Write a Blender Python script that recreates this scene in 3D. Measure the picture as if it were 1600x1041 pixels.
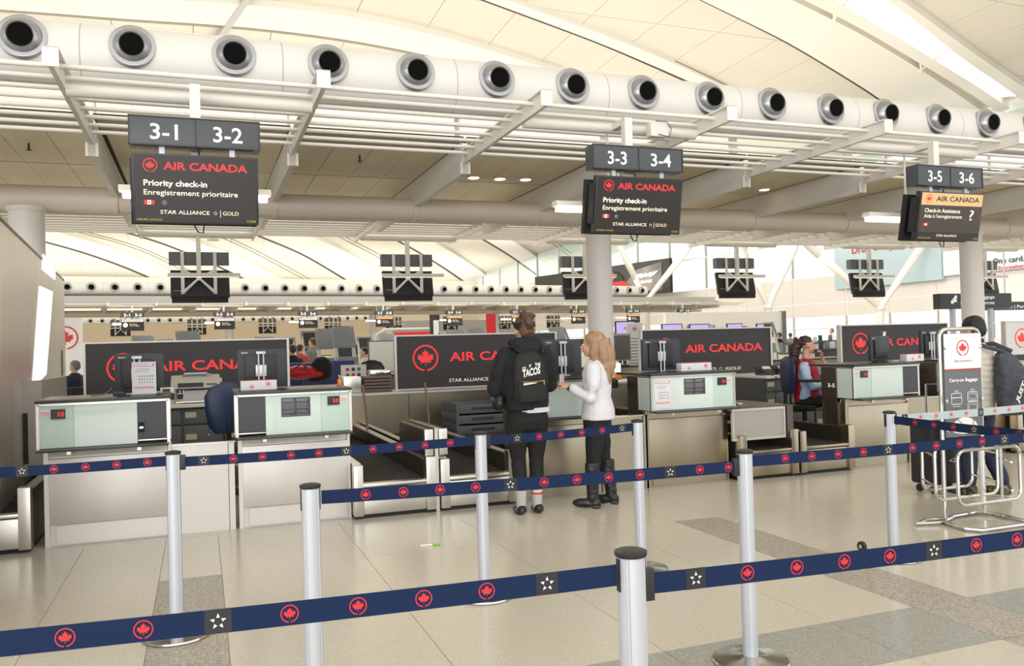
import bpy, bmesh, math, random
from mathutils import Vector, Matrix, noise, Euler
random.seed(7)
SC = bpy.context.scene
for o in list(bpy.data.objects): bpy.data.objects.remove(o)
COL = SC.collection
pi = math.pi
# ------------------------------------------------------------------ camera
CX, CY, FOC = 800.0, 520.5, 1303.0
EYE = Vector((0, 0, 1.5))
YAW, PITCH, ROLL = .3576, .0116, .0278
fw = Vector((math.sin(YAW)*math.cos(PITCH), math.cos(YAW)*math.cos(PITCH), math.sin(PITCH)))
rt = Vector((math.cos(YAW), -math.sin(YAW), 0)); up = rt.cross(fw)
rt = (math.cos(ROLL)*rt - math.sin(ROLL)*up).normalized(); up = rt.cross(fw)
cam = bpy.data.cameras.new('camera'); co = bpy.data.objects.new('camera', cam); COL.objects.link(co)
cam.sensor_width = 36; cam.lens = 36*FOC/1600; cam.clip_end = 600; cam.clip_start = .05
co.matrix_world = Matrix(((rt.x, up.x, -fw.x, EYE.x), (rt.y, up.y, -fw.y, EYE.y), (rt.z, up.z, -fw.z, EYE.z), (0, 0, 0, 1)))
SC.camera = co
def ray(x, y): return fw + rt*((x-CX)/FOC) - up*((y-CY)/FOC)
def ony(x, y, Y):
    d = ray(x, y); return EYE + d*(Y/d.y)
def onz(x, y, z=0):
    d = ray(x, y); return EYE + d*((z-EYE.z)/d.z)
# ------------------------------------------------------------------ light
W = bpy.data.worlds.new('world'); SC.world = W; W.use_nodes = True
bg = W.node_tree.nodes['Background']; bg.inputs[0].default_value = (.94, .97, 1, 1); bg.inputs[1].default_value = 1.9
def area(name, loc, rot, sx, sy, power, col=(1, .96, .9)):
    l = bpy.data.lights.new(name, 'AREA'); l.shape = 'RECTANGLE'; l.size = sx; l.size_y = sy; l.energy = power; l.color = col
    o = bpy.data.objects.new(name, l); o.location = loc; o.rotation_euler = rot; COL.objects.link(o); return o
area('overhead_fill_front', (6, -8, 12.5), (0, 0, 0), 36, 22, 3000, (1, .985, .96))  # unseen fill lamp below the roof, added to brighten the hall
area('roof_fill_near', (8, 12, 5.4), (pi, 0, 0), 34, 8, 750, (1, .975, .93))  # unseen upward fill over the near canopy, added to brighten the roof
area('roof_fill_gap', (10, 27, 5.4), (pi, 0, .07), 44, 12, 1500, (1, .975, .93))  # added roof fill hanging free between the islands
area('roof_fill_far', (12, 46, 5.8), (pi, 0, .13), 50, 10, 3600, (1, .975, .93))  # added roof fill over the second island, hidden from below
area('roof_fill_beyond', (10, 68, 5.8), (pi, 0, .13), 60, 14, 7000, (1, .975, .93))  # added roof fill past the second island, no fitting modelled
area('roof_fill_farthest', (5, 96, 5.8), (pi, 0, .13), 80, 20, 9000, (1, .975, .93))  # added fill for the farthest stretch of roof
area('fill_behind', (-9, -12, 4.2), (math.radians(96), 0, -.5), 26, 7, 1900, (1, .99, .98))  # unseen fill behind the viewpoint, added to brighten upright faces
area('wall_fill', (33, 42, 7.5), (0, math.radians(-80), .13), 6, 50, 1000, (1, .99, .97))  # fill lamp added to brighten the right wall panels, no fitting there
area('overhead_fill_between', (12, 28, 13.4), (0, 0, .1), 44, 8, 3800, (1, .985, .96))  # extra overhead fill added between the islands, not a roof opening
vs = SC.view_settings; vs.view_transform = 'Standard'; vs.look = 'None'; vs.gamma = 1; vs.use_curve_mapping = False; vs.exposure = 0.0
SC.cycles.max_bounces = 6; SC.cycles.diffuse_bounces = 4; SC.cycles.glossy_bounces = 3; SC.cycles.caustics_reflective = False; SC.cycles.caustics_refractive = False
# ------------------------------------------------------------------ materials
def lin(c): return tuple(((v/255)/12.92 if v/255 <= .04045 else ((v/255+.055)/1.055)**2.4) for v in c)
MATS = {}
def mat(name, rgb, rough=.5, metal=0., noise_s=0, noise_a=.06, bump=0, bump_s=60, emit=0, trans=0, stretch=None, spec=.5, coat=0):
    m = bpy.data.materials.new(name); m.use_nodes = True; nt = m.node_tree; b = nt.nodes['Principled BSDF']
    c = lin(rgb); b.inputs['Base Color'].default_value = (*c, 1); b.inputs['Roughness'].default_value = rough; b.inputs['Metallic'].default_value = metal
    b.inputs['Specular IOR Level'].default_value = spec
    if coat: b.inputs['Coat Weight'].default_value = coat
    if trans: b.inputs['Transmission Weight'].default_value = trans
    if emit:
        b.inputs['Emission Color'].default_value = (*c, 1); b.inputs['Emission Strength'].default_value = emit
    tc = nt.nodes.new('ShaderNodeTexCoord'); mp = nt.nodes.new('ShaderNodeMapping'); nt.links.new(tc.outputs['Object'], mp.inputs[0])
    if stretch: mp.inputs['Scale'].default_value = stretch
    if noise_s:
        n = nt.nodes.new('ShaderNodeTexNoise'); n.inputs['Scale'].default_value = noise_s; n.inputs['Detail'].default_value = 4; nt.links.new(mp.outputs[0], n.inputs[0])
        r = nt.nodes.new('ShaderNodeMixRGB'); r.inputs[1].default_value = (*[max(0, v*(1-noise_a*2)) for v in c], 1); r.inputs[2].default_value = (*[min(1, v*(1+noise_a*2)) for v in c], 1)
        nt.links.new(n.outputs[0], r.inputs[0]); nt.links.new(r.outputs[0], b.inputs['Base Color'])
    if bump:
        n = nt.nodes.new('ShaderNodeTexNoise'); n.inputs['Scale'].default_value = bump_s; n.inputs['Detail'].default_value = 3; nt.links.new(mp.outputs[0], n.inputs[0])
        bp = nt.nodes.new('ShaderNodeBump'); bp.inputs['Strength'].default_value = bump; bp.inputs['Distance'].default_value = .01
        nt.links.new(n.outputs[0], bp.inputs['Height']); nt.links.new(bp.outputs[0], b.inputs['Normal'])
    MATS[name] = m; return m
M = {}
def D(k, *a, **kw): M[k] = mat(k, *a, **kw)
D('terrazzo', (200, 194, 178), .2, noise_s=90, noise_a=.05, bump=.02, bump_s=4, spec=.4)
D('terrazzo_grey', (164, 164, 156), .22, noise_s=120, noise_a=.08, spec=.4)
D('granite', (166, 154, 140), .35, noise_s=45, noise_a=.42, spec=.35)
D('joint', (158, 150, 134), .7)
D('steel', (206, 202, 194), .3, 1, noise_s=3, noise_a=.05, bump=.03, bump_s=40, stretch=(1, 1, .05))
D('steel_warm_dim', (172, 161, 141), .32, 1, noise_s=3, noise_a=.07, bump=.03, bump_s=40, stretch=(1, 1, .05))  # darker tone also holds the weaker light on the right-hand counters
D('steel_wall', (232, 227, 219), .36, .75, noise_s=1.2, noise_a=.06, stretch=(5, 5, .04))
D('steel_hood', (182, 176, 168), .5, .3)
D('lamp_low', (250, 240, 222), .5, emit=1.0)
D('bright_sheet', (255, 253, 246), .4, emit=1.3)
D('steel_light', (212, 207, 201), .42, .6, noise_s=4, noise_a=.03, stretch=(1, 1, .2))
D('steel_dark', (112, 104, 95), .38, .9, noise_s=3, noise_a=.1)
D('alu', (196, 200, 208), .42, .4)
D('chrome', (205, 203, 200), .15, 1)
D('white_paint', (236, 233, 226), .45)
D('white_duct', (232, 230, 225), .4, noise_s=.8, noise_a=.015)
D('duct_grey', (190, 188, 184), .5)  # plain mid grey for duct seams, fascia board and cross member
D('nozzle', (172, 174, 178), .3, .65)
D('black', (16, 16, 17), .5)
D('dark_hole', (12, 12, 11), .9, spec=.1)
D('cream', (232, 224, 205), .6)
D('roof', (226, 220, 205), .75, noise_s=.35, noise_a=.025)
D('roof_joint', (196, 189, 172), .8)
D('roof_rib', (240, 236, 226), .5)
D('roof_gap', (70, 64, 54), .8)
D('soffit', (250, 232, 200), .45, .1, noise_s=1.2, noise_a=.1)
D('soffit_grey', (176, 172, 166), .45, .3)
D('soffit_line', (40, 38, 36), .7)
D('pipe', (226, 214, 202), .45)
D('column', (234, 229, 224), .45)
D('panel_black', (50, 46, 46), .45, noise_s=1.5, noise_a=.05)
D('sign_grey', (72, 75, 80), .4)
D('sign_frame', (46, 48, 52), .4)
D('screen_black', (34, 31, 30), .25)
D('screen_brown', (66, 56, 46), .3)
D('screen_gold', (206, 172, 122), .4, emit=.35)
D('gold_text', (226, 206, 170), .5, emit=.8)
D('clock_text', (180, 160, 40), .5, emit=.6)
D('white_text', (240, 240, 236), .5, emit=.35)
D('cream_text', (236, 226, 205), .5, emit=.7)
D('red', (216, 42, 46), .45)
D('red_lit', (225, 48, 50), .45, emit=.55)
D('white_print', (238, 238, 236), .5)
D('dark_text', (48, 45, 44), .6)
D('grey_text', (150, 150, 150), .6)
D('paper', (222, 222, 226), .7)
D('glass_green', (212, 227, 221), .12, coat=.5)
D('glass_green2', (194, 215, 205), .12, coat=.5)
D('glass_clear', (225, 240, 235), .03, trans=.92)
D('dark_panel', (66, 68, 72), .45, noise_s=60, noise_a=.06)
D('worktop', (52, 52, 54), .35)
D('desk_white', (226, 222, 214), .45)
D('cabinet', (92, 94, 94), .5)
D('plate_cream', (190, 184, 158), .5)
D('plastic_black', (34, 35, 38), .45)
D('plastic_dark', (52, 56, 62), .5)
D('plastic_grey', (104, 108, 112), .5)
D('plastic_beige', (208, 202, 188), .5)
D('tray_grey', (88, 92, 96), .55)
D('tray_brown', (112, 92, 84), .55)
D('chair_blue', (34, 52, 86), .42)
D('belt_navy', (25, 41, 75), .7, noise_s=300, noise_a=.05, spec=.15)
D('belt_pale', (178, 190, 192), .5)
D('tile_black', (32, 33, 38), .5)
D('rubber', (46, 42, 38), .75)
D('wood_rod', (150, 122, 98), .5)
D('skin', (212, 160, 134), .5)
D('skin2', (222, 172, 148), .5)
D('hair_brown', (84, 58, 40), .5, noise_s=40, noise_a=.3, stretch=(1, 1, .15), bump=.5, bump_s=80)
D('hair_blond', (160, 128, 98), .42, noise_s=40, noise_a=.3, stretch=(1, 1, .12), bump=.5, bump_s=80)
D('hair_dark', (58, 40, 32), .5, noise_s=40, noise_a=.25, stretch=(1, 1, .15), bump=.4, bump_s=80)
D('hair_black', (26, 20, 18), .5, bump=.5, bump_s=90)
D('cloth_black', (26, 27, 31), .85, bump=.15, bump_s=120)
D('cloth_leggings', (20, 19, 20), .8)
D('cloth_backpack', (24, 23, 23), .7, bump=.2, bump_s=150)
D('cloth_white', (216, 217, 224), .75, bump=.12, bump_s=30)
D('cloth_cream', (206, 200, 188), .75, bump=.1, bump_s=30)
D('cloth_shirt', (176, 198, 226), .75, bump=.12, bump_s=30)
D('cloth_red', (156, 16, 38), .7)
D('cloth_scarf', (180, 60, 44), .6)
D('lip', (186, 104, 92), .45)
D('cloth_grey', (120, 120, 122), .8)
D('cloth_navy', (34, 40, 66), .8)
D('sock', (186, 184, 180), .9)
D('leather', (28, 28, 30), .35)
D('brass', (170, 150, 90), .35, .8)
D('green', (120, 190, 40), .5)
D('orange', (226, 130, 30), .4)
D('yellow', (220, 196, 60), .5)
D('seat_blue', (48, 58, 110), .6)
D('tan_wall', (208, 192, 168), .7)
D('wall_white', (240, 238, 232), .6)
D('wall_panel', (240, 234, 228), .6)
D('poster_black', (50, 48, 48), .5, noise_s=.6, noise_a=.25)
D('poster_smoke', (120, 114, 110), .6, noise_s=.5, noise_a=.5)
D('poster_blue', (192, 214, 222), .6)
D('poster_pale', (222, 232, 242), .6)
D('car_red', (160, 36, 40), .4)
D('screen_purple', (176, 160, 222), .4, emit=.6)
D('screen_white', (214, 212, 196), .4, emit=.25)
D('lamp', (255, 238, 214), .5, emit=6)
D('lamp_warm', (255, 222, 190), .5, emit=4)
D('sky_glass', (255, 254, 250), .4, emit=1.6)
D('kiosk_grey', (118, 124, 128), .45)
D('kiosk_light', (186, 188, 184), .45)
D('red_box', (196, 24, 40), .5)
D('shoe_camo', (92, 92, 62), .7, noise_s=60, noise_a=.5)
D('backpack_grey', (64, 68, 76), .7, noise_s=14, noise_a=.35)
# granite speckle and belt tread get their own finer colour noise
def speckle(m, a, b, scale, lo=.4, hi=.6):
    nt = m.node_tree; p = nt.nodes['Principled BSDF']; tc = nt.nodes.new('ShaderNodeTexCoord'); n = nt.nodes.new('ShaderNodeTexVoronoi'); n.inputs['Scale'].default_value = scale
    nt.links.new(tc.outputs['Object'], n.inputs[0]); r = nt.nodes.new('ShaderNodeValToRGB'); nt.links.new(n.outputs['Color'], r.inputs[0])
    r.color_ramp.elements[0].position = lo; r.color_ramp.elements[1].position = hi
    r.color_ramp.elements[0].color = (*lin(a), 1); r.color_ramp.elements[1].color = (*lin(b), 1); nt.links.new(r.outputs[0], p.inputs['Base Color'])
speckle(M['granite'], (150, 143, 133), (190, 183, 172), 110, .3, .7)
speckle(M['terrazzo'], (199, 192, 176), (211, 204, 190), 130, .2, .7)
speckle(M['terrazzo_grey'], (152, 153, 148), (172, 172, 164), 130, .2, .7)
speckle(M['shoe_camo'], (40, 40, 36), (110, 108, 76), 60)
# ------------------------------------------------------------------ mesh builder
class MB:
    def __init__(s): s.v = []; s.f = []; s.m = []; s.cm = 0; s.T = Matrix.Identity(4); s.sm = []
    def add(s, vs, fs, smooth=True):
        n = len(s.v); s.v += [s.T @ Vector(p) for p in vs]; s.f += [tuple(i+n for i in f) for f in fs]; s.m += [s.cm]*len(fs); s.sm += [smooth]*len(fs); return s
    def box(s, x0, x1, y0, y1, z0, z1, b=0):
        if x0 > x1: x0, x1 = x1, x0
        if y0 > y1: y0, y1 = y1, y0
        if z0 > z1: z0, z1 = z1, z0
        if b <= 0:
            vs = [(x, y, z) for z in (z0, z1) for y in (y0, y1) for x in (x0, x1)]
            return s.add(vs, [(0, 2, 3, 1), (4, 5, 7, 6), (0, 1, 5, 4), (2, 6, 7, 3), (0, 4, 6, 2), (1, 3, 7, 5)], False)
        bm = bmesh.new(); bmesh.ops.create_cube(bm, size=1)
        for v in bm.verts: v.co = Vector(((x0+x1)/2+v.co.x*(x1-x0), (y0+y1)/2+v.co.y*(y1-y0), (z0+z1)/2+v.co.z*(z1-z0)))
        bmesh.ops.bevel(bm, geom=bm.edges[:], offset=b, segments=2, affect='EDGES', profile=.6)
        bm.verts.index_update(); s.add([v.co.copy() for v in bm.verts], [tuple(v.index for v in f.verts) for f in bm.faces]); bm.free(); return s
    def tube(s, pts, r, n=10, cap=True):
        pts = [Vector(p) for p in pts]; rs = r if isinstance(r, (list, tuple)) else [r]*len(pts)
        rings = []; prev = None
        for i, p in enumerate(pts):
            d = (pts[min(i+1, len(pts)-1)]-pts[max(i-1, 0)]).normalized()
            if prev is None:
                a = d.orthogonal().normalized()
            else:
                a = (prev - d*prev.dot(d)); a = a.normalized() if a.length > 1e-6 else d.orthogonal().normalized()
            prev = a; b = d.cross(a); rings.append([p+(a*math.cos(2*pi*k/n)+b*math.sin(2*pi*k/n))*rs[i] for k in range(n)])
        vs = [v for r_ in rings for v in r_]; fs = []
        for i in range(len(pts)-1):
            for k in range(n): fs.append((i*n+k, i*n+(k+1) % n, (i+1)*n+(k+1) % n, (i+1)*n+k))
        if cap: fs.append(tuple(range(n))[::-1]); fs.append(tuple((len(pts)-1)*n+k for k in range(n)))
        return s.add(vs, fs)
    def rings(s, L, n=20, cap=True):
        """L: (x,y,z,rx,ry) horizontal ellipses stacked"""
        vs = []; fs = []
        for (x, y, z, rx, ry) in L: vs += [(x+rx*math.cos(2*pi*k/n), y+ry*math.sin(2*pi*k/n), z) for k in range(n)]
        for i in range(len(L)-1):
            for k in range(n): fs.append((i*n+k, i*n+(k+1) % n, (i+1)*n+(k+1) % n, (i+1)*n+k))
        if cap: fs.append(tuple(range(n))[::-1]); fs.append(tuple((len(L)-1)*n+k for k in range(n)))
        return s.add(vs, fs)
    def lathe(s, prof, c=(0, 0, 0), n=24):
        return s.rings([(c[0], c[1], c[2]+z, max(r, 1e-4), max(r, 1e-4)) for r, z in prof], n)
    def ell(s, c, rx, ry, rz, n=16, m=10, rot=None):
        vs = []; fs = []; R = rot.to_matrix() if rot else Matrix.Identity(3)
        for i in range(m+1):
            t = pi*i/m
            for k in range(n):
                p = Vector((rx*math.sin(t)*math.cos(2*pi*k/n), ry*math.sin(t)*math.sin(2*pi*k/n), -rz*math.cos(t))); vs.append(Vector(c)+R@p)
        for i in range(m):
            for k in range(n): fs.append((i*n+k, i*n+(k+1) % n, (i+1)*n+(k+1) % n, (i+1)*n+k))
        return s.add(vs, fs)
    def poly(s, pts, d=(0, .002, 0)):
        """flat outline with thickness d (Vector)"""
        n = len(pts); d = Vector(d); vs = [Vector(p) for p in pts]+[Vector(p)+d for p in pts]
        fs = [tuple(range(n)), tuple(range(2*n-1, n-1, -1))]+[(i, i+n, (i+1) % n+n, (i+1) % n) for i in range(n)]
        return s.add(vs, fs, False)
    def build(s, name, m, parent=None, world=False, loc=None):
        me = bpy.data.meshes.new(name)
        vs = s.v
        if world and parent is not None:
            inv = parent['_m'] if False else (TM[root_of(parent)]).inverted(); vs = [inv@v for v in vs]
        if loc is not None: L = Vector(loc); vs = [v-L for v in vs]
        me.from_pydata([tuple(v) for v in vs], [], s.f)
        for mm in (m if isinstance(m, (list, tuple)) else [m]): me.materials.append(M[mm] if isinstance(mm, str) else mm)
        me.polygons.foreach_set('material_index', s.m); me.polygons.foreach_set('use_smooth', s.sm)
        if len(me.polygons) < 60000: me.set_sharp_from_angle(angle=math.radians(38))
        me.update()
        o = bpy.data.objects.new(name, me); COL.objects.link(o)
        if parent is not None: o.parent = parent
        if loc is not None: o.location = loc; TM[o] = Matrix.Translation(Vector(loc))
        elif parent is None: TM[o] = Matrix.Identity(4)
        return o
TM = {}
def root_of(o):
    while o.parent is not None: o = o.parent
    return o
def thing(name, label, cat, loc=(0, 0, 0), rz=0, group=None):
    o = bpy.data.objects.new(name, None); COL.objects.link(o); o.location = loc; o.rotation_euler = (0, 0, rz); o.empty_display_size = .1
    TM[o] = Matrix.Translation(Vector(loc)) @ Matrix.Rotation(rz, 4, 'Z')
    return tag(o, label, cat, group)
def tag(o, label=None, cat=None, group=None, kind=None):
    if label: o['label'] = label
    if cat: o['category'] = cat
    if group: o['group'] = group
    if kind: o['kind'] = kind
    return o
KIDS = None
def dup(root, loc, rz=None, label=None, group=None):
    r = root.copy(); COL.objects.link(r); r.location = loc
    if rz is not None: r.rotation_euler = (0, 0, rz)
    if label: r['label'] = label
    if group: r['group'] = group
    TM[r] = Matrix.Translation(Vector(loc)) @ Matrix.Rotation(r.rotation_euler.z, 4, 'Z')
    for ch in list(root.children):
        c = ch.copy(); COL.objects.link(c); c.parent = r
        for g in list(ch.children):
            d = g.copy(); COL.objects.link(d); d.parent = c
    return r
def B(name, m, parent, *bx, b=0, world=False):
    """boxes that touch make one part, boxes that stand apart become parts of their own"""
    G = []
    for q in bx:
        q = (min(q[0], q[1]), max(q[0], q[1]), min(q[2], q[3]), max(q[2], q[3]), min(q[4], q[5]), max(q[4], q[5]))
        hit = [g for g in G if any(all(q[2*i] <= r[2*i+1]+.003 and r[2*i] <= q[2*i+1]+.003 for i in range(3)) for r in g)]
        n = [q]
        for g in hit: n += g; G.remove(g)
        G.append(n)
    out = None
    for g in G:
        mb = MB()
        for q in g: mb.box(*q, b=b)
        o = mb.build(name, m, parent, world=world); out = out or o
    return out
def T1(name, m, parent, pts, r, n=10, world=False): return MB().tube(pts, r, n).build(name, m, parent, world=world)
# ------------------------------------------------------------------ lettering and marks
_fc = bpy.data.curves.new('lettering', 'FONT'); _fo = bpy.data.objects.new('lettering', _fc); COL.objects.link(_fo)
_cache = {}
def glyphs(s, bold=0.0):
    k = (s, bold)
    if k not in _cache:
        _fc.body = s; _fc.offset = bold; _fc.resolution_u = 3; _fc.size = 1
        dg = bpy.context.evaluated_depsgraph_get(); dg.update()
        me = bpy.data.meshes.new_from_object(_fo.evaluated_get(dg)); vs = [v.co.copy() for v in me.vertices]; fs = [tuple(p.vertices) for p in me.polygons]
        bpy.data.meshes.remove(me)
        if not vs: vs = [Vector((0, 0, 0))]; fs = []
        x0 = min(v.x for v in vs); x1 = max(v.x for v in vs)
        _cache[k] = ([Vector((v.x-x0, v.y, 0)) for v in vs], fs, x1-x0)
    return _cache[k]
def text(mb, s, o, w, h=None, ux=(1, 0, 0), uz=(0, 0, 1), bold=0.0):
    """s on the plane (ux, uz); o lower left of the baseline, w width, h cap height"""
    vs, fs, L = glyphs(s, bold); ux = Vector(ux); uz = Vector(uz); o = Vector(o); sx = w/L; sz = (h/.73) if h else sx
    mb.add([o+ux*v.x*sx+uz*v.y*sz for v in vs], fs, False)
_h = [(0, 1), (.17, .66), (.25, .64), (.40, .73), (.31, .24), (.38, .20), (.60, .46), (.66, .33), (.93, .38), (.84, .12), (.88, .05), (1.0, -.02), (.57, -.36), (.56, -.42), (.61, -.58), (.10, -.50), (.05, -.46), (.04, -.95)]
LEAF = _h + [(-x, y) for x, y in _h[::-1] if x > 0]
def logo(mb, c, r, ux=(1, 0, 0), uz=(0, 0, 1), lift=(0, -.001, 0), ring=True, n=28, leaf=.66):
    c = Vector(c)+Vector(lift); ux = Vector(ux); uz = Vector(uz)
    mb.add([c+ux*x*r*leaf+uz*y*r*leaf for x, y in LEAF], [tuple(range(len(LEAF)))], False)
    if ring:
        vs = []; fs = []; g = .12
        for k in range(n+1):
            a = -pi/2+g+(2*pi-2*g)*k/n
            for q in (r, r*.87): vs.append(c+ux*q*math.cos(a)+uz*q*math.sin(a))
        for k in range(n): fs.append((2*k, 2*k+1, 2*k+3, 2*k+2))
        mb.add(vs, fs, False)
def star(mb, c, r, ux=(1, 0, 0), uz=(0, 0, 1), lift=(0, -.001, 0)):
    c = Vector(c)+Vector(lift); ux = Vector(ux); uz = Vector(uz)
    for k in range(5):
        a = pi/2+k*2*pi/5
        p = [(math.cos(a)*r, math.sin(a)*r), (math.cos(a+.42)*r*.52, math.sin(a+.42)*r*.52), (math.cos(a-.42)*r*.52, math.sin(a-.42)*r*.52)]
        mb.add([c+ux*x+uz*y for x, y in p], [(0, 1, 2)], False)
def lines(mb, x0, x1, y, z0, z1, n, rag=.25, th=.35, ux=None):
    """rows of tiny unreadable small print on the plane y"""
    st = (z1-z0)/n
    for i in range(n):
        z = z1-(i+.5)*st; e = x1-(x1-x0)*random.random()*rag
        mb.add([(x0, y, z-st*th/2), (e, y, z-st*th/2), (e, y, z+st*th/2), (x0, y, z+st*th/2)], [(0, 1, 2, 3)], False)
# ================================================================== SETTING
# ---- floor: base slab and individually laid terrazzo slabs
mb = MB(); mb.box(-45, 44, -35, 150, -.2, -.004); floor = mb.build('floor', 'joint'); tag(floor, kind='structure')
def slab(x0, x1, y0, y1, m, name='floor_slab'):
    g = .0018; MB().box(x0+g, x1-g, y0+g, y1-g, -.004, 0).build(name, m, floor)
xs = [-2.85, -1.87, -.88, -.29, .10, 1.07, 2.05, 3.03, 3.6, 4.0, 5.02, 6.1, 6.29, 7.3, 8.3, 9.3, 10.3]
ys = [1.0, 2.0, 2.98, 3.52, 4.74, 5.96, 7.26]
for i in range(len(xs)-1):
    for j in range(len(ys)-1):
        strip = (xs[i], xs[i+1]) in ((-.29, .10), (3.6, 4.0)) and ys[j] < 5.9
        grey = ys[j] == 2.98 and xs[i] > 1.0
        slab(xs[i], xs[i+1], ys[j], ys[j+1], 'granite' if strip else 'terrazzo_grey' if grey else 'terrazzo', 'granite_strip' if strip else 'floor_slab')
for (x0, x1, y0, y1) in ((-45, -2.85, -35, 150), (10.3, 44, -35, 150), (-2.85, 10.3, -35, 1.0), (-2.85, 10.3, 7.26, 150)):
    slab(x0, x1, y0, y1, 'terrazzo')
# ---- vaulted roof
def RZ(x, y): return 15-.0003*x*x-.0004*y*y
def roofhit(px, py, off=0):
    d = ray(px, py); a = -.0003*d.x**2-.0004*d.y**2; b = -d.z; c = 15-off-EYE.z
    t = (-b-math.sqrt(b*b-4*a*c))/(2*a)
    if t < 0: t = (-b+math.sqrt(b*b-4*a*c))/(2*a)
    return EYE+d*t
vs = []; fs = []; nx, ny = 34, 44
for j in range(ny+1):
    for i in range(nx+1):
        x = -45+88.5*i/nx; y = -35+185*j/ny; vs.append((x, y, RZ(x, y)+.12))
for j in range(ny):
    for i in range(nx):
        a = j*(nx+1)+i; fs.append((a, a+1, a+nx+2, a+nx+1))
n0 = len(vs); vs += [(x, y, z+.3) for x, y, z in vs]; fs += [tuple(q+n0 for q in f[::-1]) for f in fs]
roof = MB().add(vs, fs).build('ceiling', 'roof_joint'); tag(roof, kind='structure')
for i in range(-8, 15):
    for j in range(0, 20):
        x0, x1 = i*3+.012, i*3+2.988; y0, y1 = 12+j*6+.015, 12+j*6+5.985
        if y0 < 20 and i < -2: continue
        mb = MB(); q = []
        for t in range(5):
            for (y, dz) in ((y0, 0), (y1, 0)): 
                x = x0+(x1-x0)*t/4; q.append((x, y, RZ(x, y)))
        q2 = [(a, b, c+.05) for a, b, c in q]; n = len(q)
        f = [(2*t, 2*t+1, 2*t+3, 2*t+2) for t in range(4)]+[(2*t+n, 2*t+2+n, 2*t+3+n, 2*t+1+n) for t in range(4)]
        f += [(0, n, n+1, 1), (8, 9, n+9, n+8)]+[(2*t, 2*t+2, 2*t+2+n, 2*t+n) for t in range(4)]+[(2*t+1, 2*t+1+n, 2*t+3+n, 2*t+3) for t in range(4)]
        mb.add(q+q2, f); mb.build('ceiling_panel', 'roof', roof)
def interp(P, n=26):
    L = [0]
    for a, b in zip(P, P[1:]): L.append(L[-1]+math.dist(a, b))
    out = []
    for k in range(n):
        s = L[-1]*k/(n-1); i = 0
        while i < len(P)-2 and L[i+1] < s: i += 1
        t = (s-L[i])/(L[i+1]-L[i]); out.append((P[i][0]+(P[i+1][0]-P[i][0])*t, P[i][1]+(P[i+1][1]-P[i][1])*t))
    # light smoothing keeps the arches round
    for _ in range(6): out = [out[0]]+[((out[i-1][0]+2*out[i][0]+out[i+1][0])/4, (out[i-1][1]+2*out[i][1]+out[i+1][1])/4) for i in range(1, n-1)]+[out[-1]]
    return out
def rib(name, A, Bq, off, m, th=None, n=26):
    a = [roofhit(*p, off) for p in interp(A, n)]; b = [roofhit(*p, off) for p in interp(Bq, n)]; th = th or off
    vs = []; fs = []
    for p, q in zip(a, b): vs += [p, q, q+Vector((0, 0, th+.02)), p+Vector((0, 0, th+.02))]
    for i in range(n-1):
        for k in range(4): fs.append((4*i+k, 4*i+(k+1) % 4, 4*i+4+(k+1) % 4, 4*i+4+k))
    fs += [(3, 2, 1, 0), (4*n-4, 4*n-3, 4*n-2, 4*n-1)]
    return MB().add(vs, fs).build(name, m, roof)
# broad white arch beams, thin lighting slots and dark joints, near field then far field
rib('arch_beam', [(-60, 12), (0, 14), (193, 30), (363, 40), (500, 55), (604, 72), (694, 92), (800, 118)], [(-60, -8), (0, -6), (193, -4), (363, 5), (500, 18), (604, 36), (700, 58), (776, 82), (880, 115)], .25, 'roof_rib')
rib('arch_joint', [(-60, 16), (0, 18), (193, 34), (363, 44), (500, 59), (604, 76), (694, 96), (800, 122)], [(-60, 13), (0, 15), (193, 31), (363, 41), (500, 56), (604, 73), (694, 93), (800, 119)], .12, 'joint')
rib('arch_beam', [(740, -6), (846, 33), (942, 69), (1040, 111), (1150, 160)], [(775, -6), (880, 32), (976, 66), (1082, 112), (1180, 160)], .18, 'roof_rib')
rib('arch_joint', [(733, -6), (839, 33), (936, 69), (1033, 111), (1140, 160)], [(739, -6), (845, 33), (941, 69), (1039, 111), (1149, 160)], .08, 'roof_gap')
rib('arch_joint', [(779, -6), (884, 32), (980, 66), (1086, 112), (1184, 160)], [(784, -6), (889, 32), (985, 66), (1091, 112), (1189, 160)], .06, 'joint')
rib('arch_joint', [(1080, -6), (1225, 65), (1292, 105), (1375, 157), (1430, 200)], [(1083, -6), (1228, 64), (1295, 104), (1379, 156), (1434, 200)], .3, 'roof_gap')
rib('arch_beam', [(1083, -6), (1228, 64), (1295, 104), (1379, 156), (1434, 200)], [(1225, -6), (1340, 50), (1440, 110), (1530, 170), (1570, 200)], .3, 'roof_rib')
rib('skylight_glazing', [(1290, -8), (1400, 50), (1500, 112), (1560, 152)], [(1375, -8), (1440, 40), (1500, 90), (1590, 150)], .16, 'sky_glass', .1)
rib('arch_beam', [(1240, -8), (1345, 44), (1445, 104), (1540, 160), (1600, 210)], [(1284, -8), (1380, 44), (1470, 100), (1560, 156), (1640, 220)], .45, 'roof_rib')
rib('arch_beam', [(1375, -8), (1440, 40), (1500, 90), (1590, 150), (1660, 210)], [(1395, -8), (1460, 38), (1530, 90), (1620, 150), (1690, 210)], .3, 'roof_rib')
for a, b in (((1300, 34), (1325, 0)), ((1437, 110), (1480, 78)), ((1437, 80), (1440, 115)), ((1303, 2), (1304, 32)), ((1480, 102), (1506, 98))):
    MB().tube([roofhit(*a, .35), roofhit(*b, .35)], .06, 8).build('skylight_strut', 'white_paint', roof)
rib('cross_member', [(385, -6), (340, 58), (318, 90)], [(396, -6), (352, 58), (330, 90)], .3, 'duct_grey')
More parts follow.
